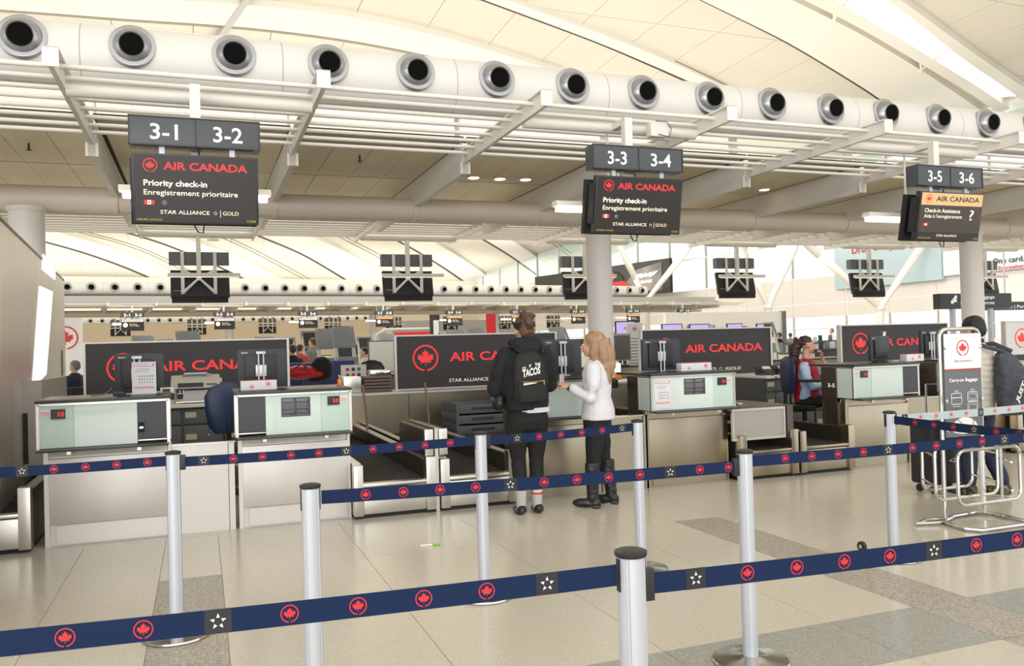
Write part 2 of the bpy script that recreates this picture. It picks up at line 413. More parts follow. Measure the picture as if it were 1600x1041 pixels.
M1 = [(-60, 350), (56, 375), (121, 392), (188, 415), (242, 438), (290, 462)]
FB = [([(-60, 345), (56, 373), (121, 390), (188, 413), (242, 436), (290, 460)], [(-60, 318), (56, 352), (134, 376), (199, 396), (260, 420), (330, 455)]),
      ([(150, 350), (212, 366), (255, 379), (333, 411), (387, 437), (430, 462)], [(210, 345), (262, 366), (300, 376), (380, 404), (440, 437), (490, 462)]),
      ([(360, 350), (406, 368), (474, 396), (541, 436), (585, 465)], [(430, 345), (478, 368), (520, 383), (590, 420), (620, 438), (660, 465)]),
      ([(570, 350), (614, 371), (650, 390), (692, 416), (750, 456)], [(625, 350), (668, 374), (710, 396), (742, 418), (800, 458)]),
      ([(715, 350), (759, 375), (800, 400), (850, 436)], [(760, 350), (790, 370), (840, 402), (890, 440)])]
for A, Bq in FB:
    rib('arch_beam', A, Bq, .3, 'roof_rib')
    rib('arch_joint', [(x-1, y+2.6) for x, y in A], [(x, y+.4) for x, y in A], .15, 'roof_gap')
for A in ([(80, 350), (132, 366), (188, 380), (237, 398), (300, 430)], [(290, 350), (344, 370), (400, 396), (480, 439)], [(490, 350), (531, 371), (584, 398), (640, 432)], [(100, 440), (60, 418), (20, 400)], [(820, 350), (859, 378), (890, 400)]):
    rib('arch_joint', [(x, y+1) for x, y in A], [(x, y) for x, y in A], .05, 'joint')
    rib('arch_joint', [(x+5, y-1.5) for x, y in A], [(x+5, y-2.5) for x, y in A], .05, 'joint')
# ---- overhead island canopy: louvre beams, rods, soffit, spine pipe (row 3 near, rows 5 and 7 far)
PB = 1.9725; MOD = 3.945
_shared = {}
def share(key, name, m, parent, fn, loc=(0, 0, 0)):
    if key not in _shared:
        mb = MB(); fn(mb); o = mb.build(name, m, parent); _shared[key] = o.data
    else:
        o = bpy.data.objects.new(name, _shared[key]); COL.objects.link(o); o.parent = parent
    o.location = loc; return o
def canopy(loc, rz, k0, k1, label, far=False):
    R = thing('louvre_canopy', label, 'canopy', loc, rz)
    def lb(mb):
        mb.box(-.02, .02, 6.88, 9.4, 3.62, 3.76); mb.box(-.055, .055, 6.86, 9.3, 3.755, 3.768); mb.box(-.055, .055, 6.86, 6.875, 3.62, 3.768)
    def lb2(mb):
        mb.box(-.02, .02, 14.4, 16.92, 3.62, 3.76); mb.box(-.055, .055, 14.5, 16.94, 3.755, 3.768)
    def kb(mb):
        mb.box(-.035, .035, 9.33, 14.47, 3.5, 3.86); mb.box(-.06, .06, 9.33, 9.345, 3.5, 3.64)
    for k in range(k0, k1+1):
        x = -.985+PB*k
        share('lb', 'louvre_beam', 'white_paint', R, lb, (x, 0, 0)); share('lb2', 'louvre_beam', 'white_paint', R, lb2, (x, 0, 0))
        share('kb', 'roof_beam', 'white_paint', R, kb, (x, 0, 0))
        share('rg', 'pipe_ring', 'pipe', R, lambda mb: mb.tube([(-.03, 11.9, 3.48), (.03, 11.9, 3.48)], .185, 28), (x, 0, 0))
        if k == k1: continue
        for i in range(8):
            share('rod', 'louvre_rod', 'white_paint', R, lambda mb: mb.tube([(.02, 0, 0), (PB-.02, 0, 0)], .021, 10), (x, 7.14+.292*i, 3.71))
            if not far or i % 2 == 0: share('rod', 'louvre_rod', 'white_paint', R, None, (x, 14.62+.292*i, 3.71))
        if k % 2 == 0:
            for yy in (7.5, 16.3): share('ct', 'carrier_tube', 'white_paint', R, lambda mb: mb.tube([(.02, 0, 0), (PB-.02, 0, 0)], .06, 16), (x, yy, 3.64))
        share('sg', 'soffit_strip', 'soffit_grey', R, lambda mb: mb.box(.04, PB-.04, 9.32, 9.78, 3.88, 3.92), (x, 0, 0))
        for i in range(4):
            w = (PB-.12)/4
            share('sp', 'soffit_panel', 'soffit', R, lambda mb: mb.box(.003, w-.003, 9.79, 11.55, 3.87, 3.9), (x+.08+w*i, 0, 0))
            share('sq', 'soffit_panel', 'soffit', R, lambda mb: mb.box(.003, w-.003, 11.61, 14.3, 3.87, 3.9), (x+.08+w*i, 0, 0))
        share('gap', 'soffit_joint', 'soffit_line', R, lambda mb: mb.box(.02, PB-.02, 9.3, 14.45, 3.9, 3.93), (x, 0, 0))
    x0 = -.985+PB*k0-.6; x1 = -.985+PB*k1+.6
    T1('spine_pipe', 'pipe', R, [(x0, 11.9, 3.48), (x1, 11.9, 3.48)], .168, 32)
    return R
def duct(loc, rz, k0, k1, label, y=9.6):
    """k counts nozzle pairs; seams every 1.972 m"""
    R = thing('air_duct', label, 'air duct', loc, rz)
    for k in range(k0, k1):
        x = -1.07+1.972*k
        share('ds', 'duct_segment', 'white_duct', R, lambda mb: mb.tube([(.006, 9.6, 4.58), (1.966, 9.6, 4.58)], .345, 40), (x, y-9.6, 0))
        share('dj', 'duct_seam', 'duct_grey', R, lambda mb: mb.tube([(-.012, 9.6, 4.58), (.012, 9.6, 4.58)], .341, 40), (x, y-9.6, 0))
        for xx in (.485, 1.471):
            def nz(mb):   # flange ring standing on the curved duct face
                a = .16; c = Vector((0, 9.6-.345*math.cos(a), 4.58+.345*math.sin(a))); d = Vector((0, -math.cos(a), math.sin(a)))
                mb.tube([c-d*.05, c+d*.012, c+d*.016], [.222, .222, .205], 32)
            n = share('nz', 'nozzle', 'nozzle', R, nz, (x+xx, y-9.6, 0))
            def eb(mb):
                c = Vector((0, 9.6-.305, 4.63)); d = Vector((.0, -1, -.1)).normalized()
                pts = []; rs = []
                for t in range(9):
                    q = t/8*1.15; pts.append(c+d*(.15*math.sin(q))); rs.append(.19*math.cos(q*.82))
                mb.tube(pts, rs, 28, False)
                e = pts[-1]; mb.tube([e-d*.02, e+d*.02], [.118, .122], 24, False)
            def eh(mb):
                c = Vector((0, 9.6-.305, 4.63)); d = Vector((.0, -1, -.1)).normalized(); mb.tube([c+d*.10, c+d*.146], [.105, .112], 24)
            e = share('eb', 'swivel_jet', 'nozzle', n, eb); share('eh', 'jet_bore', 'dark_hole', n, eh)
    # joints under the duct are real saddles resting on the roof beams
    for k in range(k0, k1):
        x = -.985+PB*k
        share('sd', 'duct_saddle', 'white_paint', R, lambda mb: mb.box(-.012, .012, 9.5, 9.7, 3.87, 4.238), (x, y-9.6, 0))
    return R
TH5 = math.atan(.135); T5 = (2.02, 34.51, 0)
def in5(x, y, z=0):
    c, s = math.cos(TH5), math.sin(TH5); return Vector((T5[0]+c*x-s*y, T5[1]+s*x+c*y, z))
canopy((0, 0, 0), 0, -3, 12, 'white louvre canopy with tan metal soffit spanning over the nearest check-in island')
duct((0, 0, 0), 0, -2, 12, 'big white air duct with round swivel nozzles above the nearest canopy')
canopy(T5, TH5, -5, 17, 'distant white louvre canopy over the second row of counters', True)
duct(T5, TH5, -5, 14, 'smaller looking white air duct with nozzles across the middle distance')
B('fascia', 'wall_panel', None, (0, 1, 0, 1, 0, 1)) if False else None
o = MB().box(-8, 32, 9.05, 9.2, 3.78, 4.2).build('canopy_fascia', 'duct_grey'); o.location = T5; o.rotation_euler = (0, 0, TH5); tag(o, 'long pale fascia board under the middle distance air duct', 'fascia board')
T7 = tuple(in5(0, 44)); canopy((T7[0], T7[1], 0), TH5, -4, 12, 'farthest louvre canopy seen small beyond the second island', True)
duct((T7[0], T7[1], 0), TH5, -4, 12, 'farthest air duct with a row of tiny nozzles')
# ---- round columns
for i, (x, y, lab) in enumerate([(5.93, 11.85, 'white round column behind the blond woman'), (13.85, 11.85, 'white round column behind the man in the pale puffer jacket'), (-2.0, 11.85, 'round column behind the steel wall at the left edge')]):
    c = thing('round_column', lab, 'column', (x, y, 0)); MB().lathe([(.21, 0), (.21, .12), (.2, .13), (.2, 3.34)], n=32).build('shaft', 'column', c); MB().lathe([(.205, 3.3), (.225, 3.3), (.225, 3.36), (.205, 3.36)], n=32).build('collar', 'column', c)
for k, sx in enumerate((1.0, 8.9, 16.8, 24.7)):
    p = in5(sx, 11.85); c = thing('round_column', ['slim distant column under the second canopy near its left end', 'slim distant column under the second canopy left of the poster stand', 'slim distant column under the second canopy hidden partly by the woman in black', 'slim distant column under the second canopy right end'][k], 'column', p); MB().lathe([(.2, 0), (.2, 3.34)], n=20).build('shaft', 'column', c)
# ---- left steel wall with edge trim
A0 = Vector((-1.49, 7.75, 0)); A1 = Vector((-1.88, 13.9, 0)); dr = (A1-A0).normalized(); A0 = A0-dr*3.2; nn = Vector((-dr.y, dr.x, 0))
Lw = (A1-A0).length; nP = 5
wl = thing('wall_left', None, None, A0); 
for k in ('label', 'category'): 
    if k in wl: del wl[k]
tag(wl, kind='structure')
for i in range(nP):
    a = A0+dr*(Lw*i/nP+.003); b = A0+dr*(Lw*(i+1)/nP-.003); q = [a, b, b+nn*.1, a+nn*.1]
    MB().poly([p for p in q], (0, 0, 2.6)).build('wall_panel', 'steel_wall', wl, world=True)
a = A0-nn*.01; b = A1-nn*.01
MB().poly([a, b, b+nn*.13, a+nn*.13], (0, 0, .02)).build('wall_cap', 'steel_dark', wl, world=True).location = (0, 0, 2.6)
MB().poly([A1-dr*.75-nn*.012, A1-dr*.6-nn*.012, A1-dr*.6, A1-dr*.75], (0, 0, .62)).build('wall_slot', 'steel_dark', wl, world=True).location = (0, 0, .95)
# ---- far walls
mb = MB(); mb.box(-60, 40, 62, 62.3, 0, 9.5); wb = mb.build('wall_back', 'cream'); wb.location = (T5[0], T5[1], 0); wb.rotation_euler = (0, 0, TH5); tag(wb, kind='structure')
mb = MB(); mb.box(-14, 14, 24, 24.2, 0, 3.35); o = mb.build('wall_partition', 'tan_wall'); o.location = (T5[0], T5[1], 0); o.rotation_euler = (0, 0, TH5); tag(o, kind='structure')
mb = MB(); mb.box(14.2, 26, 23, 23.2, 0, 3.3); o = mb.build('wall_partition', 'soffit_grey'); o.location = (T5[0], T5[1], 0); o.rotation_euler = (0, 0, TH5); tag(o, kind='structure')
# steel wall: two thin, bright emissive sheets on its face
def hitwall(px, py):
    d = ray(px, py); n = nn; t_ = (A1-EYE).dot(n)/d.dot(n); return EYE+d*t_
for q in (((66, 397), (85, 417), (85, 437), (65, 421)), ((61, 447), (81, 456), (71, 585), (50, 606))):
    P4 = [hitwall(*c)-nn*.012 for c in q]; MB().poly(P4, nn*.01).build('wall_pane', 'bright_sheet', wl, world=True)
# right side glazed hall wall: white panels below, glazing above, straight part then a part turned with the second island
wr = thing('wall_right', None, None, (42, 20, 0))
for k in ('label', 'category'):
    if k in wr: del wr[k]
tag(wr, kind='structure')
def wallrun(P0, P1, n, top=13.5):
    P0 = Vector(P0); P1 = Vector(P1); u = (P1-P0).normalized(); L = (P1-P0).length/n; ang = math.atan2(u.y, u.x)
    for i in range(n):
        mb0 = Matrix.Translation(P0+u*L*i) @ Matrix.Rotation(ang, 4, 'Z')
        def bx(name, m, *q):
            mb = MB(); mb.T = mb0; mb.box(*q); mb.build(name, m, wr, world=True)
        bx('wall_panel', 'wall_panel', .02, L-.02, -.2, 0, 0, 1.0)
        for r in range(3): bx('wall_panel', 'wall_panel', .02, L-.02, -.15, 0, 2.75+r*.95, 2.75+r*.95+.93)
        bx('wall_pane', 'glass_clear', .06, L-.06, -.06, -.04, 1.0, 2.75); bx('wall_pane', 'glass_clear', .06, L-.06, -.06, -.04, 5.62, top)
        bx('mullion', 'white_paint', -.06, .06, -.12, .05, 1.0, 2.75); bx('mullion', 'white_paint', -.07, .07, -.2, .05, 5.62, top)
        bx('window_transom', 'white_paint', .07, L-.07, -.1, .0, 1.85, 1.92); bx('window_transom', 'white_paint', .07, L-.07, -.1, .0, 8.2, 8.32)
wallrun((42, 12, 0), (42, 46, 0), 9); wallrun((41.9, 46, 0), (31.8, 121, 0), 16)
# leaning V struts that carry the roof in front of the glass wall
for i, (bx_, tops) in enumerate(((ony(1375, 482, 38.5), ((1215, 340), (1470, 340))), (ony(1200, 480, 44), ((1140, 350), (1262, 340))), (ony(1010, 470, 56), ((968, 385), (1090, 370))))):
    t = thing('roof_strut', ['pair of white roof struts meeting in a V under the light blue billboard', 'pair of white roof struts meeting left of the light blue billboard', 'far pair of white roof struts right of the car poster'][i], 'strut', (bx_.x, bx_.y, 0))
    T1('strut_post', 'white_paint', t, [(bx_.x, bx_.y, 0), bx_], .22, 14, world=True); MB().ell(bx_, .3, .3, .25).build('strut_node', 'white_paint', t, world=True)
    for tp in tops:
        e = ony(*tp, bx_.y); e = bx_+(e-bx_)*1.0; d = (e-bx_); e = bx_+d*((11.5-bx_.z)/d.z); T1('strut_tube', 'white_paint', t, [bx_, bx_.lerp(e, .4), e], [.16, .26, .14], 14, world=True)
# ================================================================== CHECK-IN ISLAND
# ---- spine wall behind the conveyors and the dark sign panels on it
for k in range(-2, 10):
    x = -1.25+PB*k-.7
    s = 'steel_warm_dim' if k > 0 else 'steel'
sp = thing('spine_wall', 'long brushed steel back wall running behind all the conveyors', 'wall panel', (0, 11.3, 0))
for k in range(-2, 9):
    x = -1.27+PB*k; MB().box(x+.004, x+PB-.004, 11.3, 11.42, 0, .84).build('steel_panel', 'steel_warm_dim', sp, world=True)
B('cap_rail', 'steel_light', sp, (-5.3, 16.5, 11.27, 11.9, .84, .87), world=True)
plab = ['dark sign board with red leaf and lettering behind the left pair of monitors', 'dark sign board behind the woman with the backpack', 'dark sign board between the coat and the desk phones', 'dark sign board behind the seated agent, right of her', 'white sign board with red leaf at the right edge']
for k in range(5):
    xc = -.13+3.945*k; x0, x1 = xc-1.22, xc+1.22; white = k == 4
    t = thing('sign_board', plab[k], 'sign board', (xc, 11.65, .87))
    B('frame', 'steel_light', t, (x0-.03, x0, 11.62, 11.72, .87, 1.65), (x1, x1+.03, 11.62, 11.72, .87, 1.65), (x0, x1, 11.62, 11.72, 1.63, 1.65), (x0, x1, 11.62, 11.72, .87, .885), world=True)
    B('panel', 'white_print' if white else 'panel_black', t, (x0, x1, 11.64, 11.7, .885, 1.63), world=True)
    if white: B('lower_band', 'panel_black', t, (x0, x1, 11.63, 11.64, .885, 1.0), world=True)
    mb = MB(); logo(mb, (x0+.42, 11.635, 1.315), .19); text(mb, 'AIR CANADA', (x0+.78, 11.634, 1.26), 1.5, .13, bold=.02); mb.build('red_lettering', 'red_lit', t, world=True)
    mb = MB(); text(mb, 'STAR ALLIANCE', (x0+.76, 11.634, .955), .6, .05); mb.build('white_lettering', 'white_text', t, world=True)
    mb = MB(); star(mb, (x0+1.45, 11.635, .98), .038); mb.build('star_mark', 'white_text', t, world=True)
    mb = MB(); text(mb, '|GOLD', (x0+1.54, 11.634, .955), .3, .05); mb.build('gold_lettering', 'gold_text', t, world=True)
# ---- counters
def counter(kind, x0, x1, label):
    w = x1-x0; t = thing('check_in_counter', label, 'counter', ((x0+x1)/2, 7.6, 0))
    b = lambda n, m, *q, bv=0: B(n, m, t, *q, b=bv, world=True)
    sl = 'steel_warm_dim' if x0 > 2 else 'steel_light'  # right-hand counters: dimmer light on that side put into the steel colour
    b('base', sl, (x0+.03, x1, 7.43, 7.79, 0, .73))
    b('front_panel', sl, (x0+.045, x1-.01, 7.395, 7.428, .17, .685), bv=.004)
    b('top_strip', 'desk_white' if x0 < 2 else sl, (x0+.05, x1-.02, 7.41, 7.428, .70, .76))
    b('kick_plate', sl, (x0+.09, x1-.03, 7.415, 7.428, .012, .16))
    b('corner_post', sl, (x0+.01, x0+.045, 7.40, 7.46, 0, .77), (x1-.01, x1+.012, 7.40, 7.46, 0, .77))
    b('shelf', 'worktop', (x0+.0, x1, 7.13, 7.3, .765, .782), bv=.005)
    b('shelf_bracket', 'steel', (x0+.2, x0+.23, 7.2, 7.42, .735, .765), (x1-.23, x1-.2, 7.2, 7.42, .735, .765))
    # glazed front box
    b('glazing_frame', 'steel', (x0-.01, x0+.012, 7.24, 7.262, .78, 1.13), (x1-.012, x1+.01, 7.24, 7.262, .78, 1.13), (x0, x1, 7.24, 7.26, 1.112, 1.13), (x0-.01, x0+.012, 7.49, 7.51, .78, 1.13), (x1-.012, x1+.01, 7.49, 7.51, .78, 1.13))
    b('side_glass', 'glass_green', (x0-.004, x0+.004, 7.262, 7.49, .784, 1.112), (x1-.004, x1+.004, 7.262, 7.49, .784, 1.112))
    b('box_back', 'desk_white', (x0+.012, x1-.012, 7.5, 7.52, .78, 1.12)); b('box_floor', 'worktop', (x0+.012, x1-.012, 7.262, 7.5, .78, .786))
    L = kind in ('a', 'd')        # weight display on the left, dark panel on the right
    u = (lambda s, e: (x0+.012+s*(w-.024), x0+.012+e*(w-.024))) if L else (lambda s, e: (x1-.012-e*(w-.024), x1-.012-s*(w-.024)))
    a0, a1 = u(0, .26); g0, g1 = u(.262, .76); d0, d1 = u(.762, 1)
    if kind == 'c': g0, g1 = u(.262, 1)
    b('display_glass', 'glass_green2', (a0, a1, 7.247, 7.256, .786, 1.11)); b('front_glass', 'glass_green', (g0, g1, 7.244, 7.254, .786, 1.11))
    if kind != 'c':
        b('dark_panel', 'dark_panel', (d0, d1, 7.243, 7.254, .82, 1.108)); b('panel_sill', 'steel', (d0, d1, 7.236, 7.256, .80, .815), bv=.004)
    else:
        b('dark_panel', 'dark_panel', (d0, d1, 7.256, 7.264, .79, 1.108))
    e0, e1 = u(.09, .2)
    dsp = b('weight_display', 'screen_black', (e0, e1, 7.236, 7.247, 1.01, 1.085)); mb = MB(); text(mb, '0.0', (e0+.045, 7.2345, 1.03), .045, .035, bold=.03); mb.build('digits', 'red_lit', dsp, world=True)
    s0, s1 = u(.01, .085); b('sticker', 'paper', (s0, s1, 7.244, 7.2465, 1.035, 1.085)); mb = MB(); lines(mb, s0+.004, s1-.004, 7.2435, 1.04, 1.07, 2); mb.build('sticker_print', 'red', t, world=True)
    if kind in ('b', 'c'):
        n0, n1 = u(.36, .62); n0, n1 = min(n0, n1), max(n0, n1)
        nb = b('notice', 'dark_panel', (n0, n1, 7.238, 7.244, .93, 1.09), bv=.002); mb = MB(); mid = (n0+n1)/2
        for (p0, p1) in ((n0+.01, mid-.006), (mid+.006, n1-.01)):
            lines(mb, p0, p1, 7.2375, 1.055, 1.08, 2, .3, .5); lines(mb, p0, p1, 7.2375, .995, 1.045, 5, .25, .3); lines(mb, p0, p1, 7.2375, .96, .985, 2, .3, .3); lines(mb, p0, p1, 7.2375, .935, .952, 2, .5, .3)
        mb.build('notice_print', 'grey_text', nb, world=True)
    if kind == 'a':
        st = b('blue_sticker', 'belt_navy', (d0+.005, d0+.05, 7.2405, 7.243, .87, .95)); b2 = B('sticker_mark', 'gold_text', st, (d0+.012, d0+.042, 7.239, 7.2405, .9, .918), world=True)
    if kind == 'c':
        pg = b('notice_sheet', 'paper', (x0+.03, x0+.215, 7.238, 7.243, .80, 1.095)); sheet(pg, x0+.03, x0+.215, 7.2375, .80, 1.095)
    b('worktop', 'worktop', (x0-.015, x1+.012, 7.22, 7.95, 1.13, 1.155), bv=.006); b('worktop_trim', 'steel', (x0-.01, x1+.01, 7.225, 7.9, 1.122, 1.13))
    b('rear_support', 'steel_dark', (x0+.02, x0+.05, 7.52, 7.78, .73, 1.122), (x1-.05, x1-.02, 7.52, 7.78, .73, 1.122))
    return t
def sheet(parent, x0, x1, y, z0, z1):
    w = x1-x0; h = z1-z0; mb = MB(); logo(mb, (x0+w*.1, y, z1-h*.07), w*.04); lines(mb, x0+w*.06, x1-w*.06, y, z1-h*.15, z1-h*.12, 1, 0, .5); lines(mb, x0+w*.08, x1-w*.08, y, z0+h*.17, z0+h*.24, 2, .05, .4); mb.build('red_print', 'red', parent, world=True)
    mb = MB(); text(mb, 'AIR CANADA', (x0+w*.18, y, z1-h*.085), w*.55); mb.add([(x1-w*.14, y, z1-h*.1), (x1-w*.06, y, z1-h*.1), (x1-w*.06, y, z1-h*.05), (x1-w*.14, y, z1-h*.05)], [(0, 1, 2, 3)], False)
    lines(mb, x0+w*.15, x1-w*.15, y, z1-h*.33, z1-h*.2, 5, .3, .22)
    for r in range(3):
        for c in range(6):
            cx = x0+w*(.3+.11*c); cz = z0+h*(.56-.095*r); q = w*.022*(1+.5*random.random()); mb.add([(cx-q, y, cz-q*1.4), (cx+q, y, cz-q*1.4), (cx+q, y, cz+q), (cx-q, y, cz+q)], [(0, 1, 2, 3)], False)
    mb.build('grey_print', 'grey_text', parent, world=True)
counter('a', -1.18, -.255, 'leftmost check-in counter with the poster card and wide pale glass front')
counter('b', .265, 1.2, 'check-in counter with dark panel at left, beside the empty blue chair')
counter('a', 2.765, 3.69, 'check-in counter hidden behind the two women being served')
counter('c', 4.16, 5.13, 'check-in counter with a white notice sheet, right of the blond woman')
counter('d', 6.68, 7.6, 'check-in counter marked 3-5 in front of the seated agent')
counter('b', 8.16, 9.1, 'check-in counter mostly hidden behind the carry-on sign')
# side cheek with number on counter 3-5, low infill panels between counter pairs
t = thing('counter_cheek', 'dark steel side panel marked 3-5 beside the seated agent', 'counter panel', (6.71, 7.6, 0)); B('panel', 'steel_dark', t, (6.69, 6.72, 7.52, 7.72, 0, .965), world=True)
mb = MB(); text(mb, '3-5', (6.687, 7.66, .895), .11, .045, ux=(0, -1, 0), bold=.02); mb.build('number', 'white_text', t, world=True)
for i, x in enumerate((-.245, 3.70, 7.62)):
    t = thing('infill_panel', ['low steel infill panel between the two leftmost counters', 'low steel infill panel right of the blond woman\'s boots', 'low steel infill panel right of the 3-5 counter'][i], 'counter panel', (x+.25, 7.45, 0)); w = .5 if i < 2 else .53
    B('panel', 'steel_light' if i == 0 else 'steel_warm_dim', t, (x+.004, x+w-.06, 7.41, 7.44, 0, .73), (x+w-.055, x+w-.01, 7.40, 7.45, 0, .735), world=True); B('top_rail', 'steel', t, (x, x+w, 7.4, 7.47, .73, .74), world=True)
# ---- conveyors
def conveyor(x0, label, lean=True, box=None):
    w = .73; x1 = x0+w; t = thing('baggage_conveyor', label, 'conveyor', (x0+w/2, 9.2, 0)); b = lambda n, m, *q, bv=0: B(n, m, t, *q, b=bv, world=True)
    sm = 'steel' if x0 < 2.5 else 'steel_warm_dim'
    b('front_plate', sm, (x0+.085, x1-.085, 7.27, 7.3, .04, .265), bv=.003); b('sill', sm, (x0+.08, x1-.08, 7.26, 7.36, .275, .305), bv=.006)
    b('front_post', sm, (x0, x0+.08, 7.25, 7.36, .03, .47), bv=.004); b('front_post', sm, (x1-.085, x1, 7.25, 7.36, .03, .5), bv=.004)
    b('plinth', 'black', (x0+.02, x1-.02, 7.32, 11.2, 0, .04))
    b('bed', 'steel_dark', (x0+.01, x1-.01, 7.31, 11.28, .04, .295))
    mb = MB(); mb.box(x0+.085, x1-.085, 7.36, 11.28, .295, .303)
    n = 13
    for r in range(68):
        for c in range(n):
            cx = x0+.11+(w-.24)*(c+.5*(r % 2))/(n-1)+.005; cy = 7.385+r*.057
            if cx < x1-.1: mb.add([(cx-.014, cy, .303), (cx+.014, cy, .303), (cx+.022, cy+.03, .303), (cx-.006, cy+.03, .303), (cx-.012, cy+.003, .309), (cx+.012, cy+.003, .309), (cx+.019, cy+.027, .309), (cx-.004, cy+.027, .309)], [(4, 5, 6, 7), (0, 1, 5, 4), (1, 2, 6, 5), (2, 3, 7, 6), (3, 0, 4, 7)], False)
    mb.build('belt', 'rubber', t, world=True)
    b('side_guard', 'steel_dark', (x0+.01, x0+.075, 7.36, 11.28, .295, .46)); b('side_guard', 'steel_dark', (x1-.08, x1-.01, 7.36, 11.28, .295, .46))
    b('guard_cap', sm, (x0+.005, x0+.08, 7.36, 11.28, .46, .475), (x1-.085, x1-.005, 7.36, 11.28, .46, .475))
    if box == 'r': b('sensor_housing', 'steel_dark', (x1-.075, x1-.005, 7.33, 8.35, .51, .735), bv=.004); b('housing_front', 'steel', (x1-.08, x1-.002, 7.3, 7.33, .505, .74), bv=.003); b('housing_foot', 'steel_dark', (x1-.07, x1-.01, 7.4, 8.3, .475, .51))
    if box == 'l': b('sensor_housing', 'steel_dark', (x0+.005, x0+.075, 7.33, 8.35, .51, .735), bv=.004); b('housing_front', 'steel', (x0+.002, x0+.08, 7.3, 7.33, .505, .74), bv=.003); b('housing_foot', 'steel_dark', (x0+.01, x0+.07, 7.4, 8.3, .475, .51))
    if lean: T1('guide_rod', 'wood_rod', t, [(x1-.05, 10.25, .475), (x1-.05, 10.25, .62), (x1-.1, 10.2, 1.03)], .014, 8, world=True)
    return t
conveyor(-1.97, 'baggage conveyor at the left edge beside the leftmost counter', False)
conveyor(1.215, 'baggage conveyor just right of the second counter', True, 'r'); conveyor(1.995, 'baggage conveyor left of the woman in black', True, 'l')
conveyor(5.19, 'baggage conveyor closed by a perforated flap', False); conveyor(5.945, 'open baggage conveyor left of the 3-5 counter', False)
conveyor(9.14, 'baggage conveyor behind the man with the backpack', False)
t = thing('conveyor_divider', 'narrow steel post between the two middle conveyors', 'post', (1.97, 7.33, 0)); B('post', 'steel', t, (1.952, 1.985, 7.29, 7.45, 0, .72), world=True); B('divider_fin', 'steel', t, (1.955, 1.99, 7.3, 8.3, .72, .75), world=True)
# perforated flap over the closed conveyor
t = thing('conveyor_flap', 'raised framed flap with fine perforated sheet over the closed conveyor', 'flap', (5.47, 7.33, .49))
B('flap_frame', 'steel_light', t, (5.135, 5.80, 7.3, 7.33, .72, .745), (5.135, 5.80, 7.3, 7.33, .415, .44), (5.135, 5.155, 7.3, 7.33, .44, .72), (5.78, 5.80, 7.3, 7.33, .44, .72), world=True)
B('perforated_sheet', 'soffit_grey', t, (5.155, 5.78, 7.31, 7.32, .44, .72), world=True); B('flap_side', 'steel_dark', t, (5.82, 5.9, 7.3, 8.2, .475, .75), world=True); B('flap_top', 'steel_dark', t, (5.14, 5.9, 7.34, 8.2, .745, .757), world=True); MB().box(5.42, 5.48, 7.6, 7.7, .757, .78, .005).build('latch', 'steel', t, world=True)
# steel end block at the left
t = thing('conveyor_hood', 'grey steel hood standing across the leftmost conveyor', 'hood', (-1.8, 8.9, .475)); B('hood_panel', 'steel_hood', t, (-3.2, -1.4, 8.85, 8.92, .48, 1.27), world=True); B('hood_flap', 'rubber', t, (-3.1, -1.52, 8.835, 8.85, .5, .97), world=True); B('hood_side', 'steel_hood', t, (-1.44, -1.4, 8.92, 10.4, .48, 1.27), world=True)
# ---- rear desks with drawers
def desk(x0, x1, label, n=2):
    t = thing('rear_desk', label, 'desk', ((x0+x1)/2, 10.1, 0)); b = lambda nme, m, *q, bv=0, p=None: B(nme, m, p or t, *q, b=bv, world=True)
    b('desktop', 'desk_white', (x0-.02, x1+.02, 9.6, 10.7, .9, .935), bv=.004); b('carcass', 'cabinet', (x0, x1, 9.68, 10.65, 0, .9))
    for i in range(n):
        a = x0+i*.42; 
        for j, (z0, z1) in enumerate(((.72, .875), (.42, .70), (.08, .40))):
            d = b('drawer', 'cabinet', (a+.01, a+.40, 9.65, 9.68, z0, z1), bv=.004); MB().ell((a+.26, 9.64, (z0+z1)/2+.03), .014, .014, .014, 10, 6).build('knob', 'chrome', d, world=True)
            B('label_plate', 'plate_cream', d, (a+.03, a+.14, 9.643, 9.65, (z0+z1)/2-.01, (z0+z1)/2+.05), world=True)
    return t
desk(-.62, .95, 'grey drawer desk under the dot matrix printer', 3)
desk(4.02, 4.9, 'rear desk behind the blond woman holding the folded coat', 2)
desk(7.35, 8.85, 'grey rear desk under the two desk phones', 3)
# ---- printer with tractor stand
t = thing('dot_matrix_printer', 'beige dot matrix printer on a stand feeding white paper', 'printer', (-.05, 9.95, .935))
mb = MB(); mb.poly([(-.31, 9.72, 1.10), (-.31, 9.72, 1.17), (-.31, 9.85, 1.225), (-.31, 10.15, 1.235), (-.31, 10.15, 1.09)], (.5, 0, 0)); mb.build('body', 'plastic_beige', t, world=True)
B('front_grille', 'plastic_dark', t, (-.24, .02, 9.712, 9.722, 1.115, 1.16), world=True); B('control_pad', 'plastic_grey', t, (.05, .16, 9.713, 9.722, 1.13, 1.15), world=True); B('paper_cover', 'glass_clear', t, (-.2, .1, 9.85, 10.0, 1.228, 1.25), world=True)
B('paper_top', 'paper', t, (-.18, .06, 9.95, 10.1, 1.236, 1.262), world=True); B('knob', 'plastic_beige', t, (.19, .215, 9.9, 9.96, 1.15, 1.2), world=True)
for x in (-.27, .13): T1('stand_leg', 'chrome', t, [(x, 9.75, .936), (x, 9.75, 1.1)], .009, 8, world=True); T1('stand_leg', 'chrome', t, [(x, 10.1, .936), (x, 10.1, 1.1)], .009, 8, world=True)
mb = MB(); [mb.box(-.2+.002*i, .08+.002*i, 9.76, 10.05, .945+.012*i, .954+.012*i) for i in range(11)]; mb.build('paper_stack', 'paper', t, world=True); T1('stand_rail', 'chrome', t, [(-.27, 9.75, .95), (.13, 9.75, .95)], .008, 8, world=True)
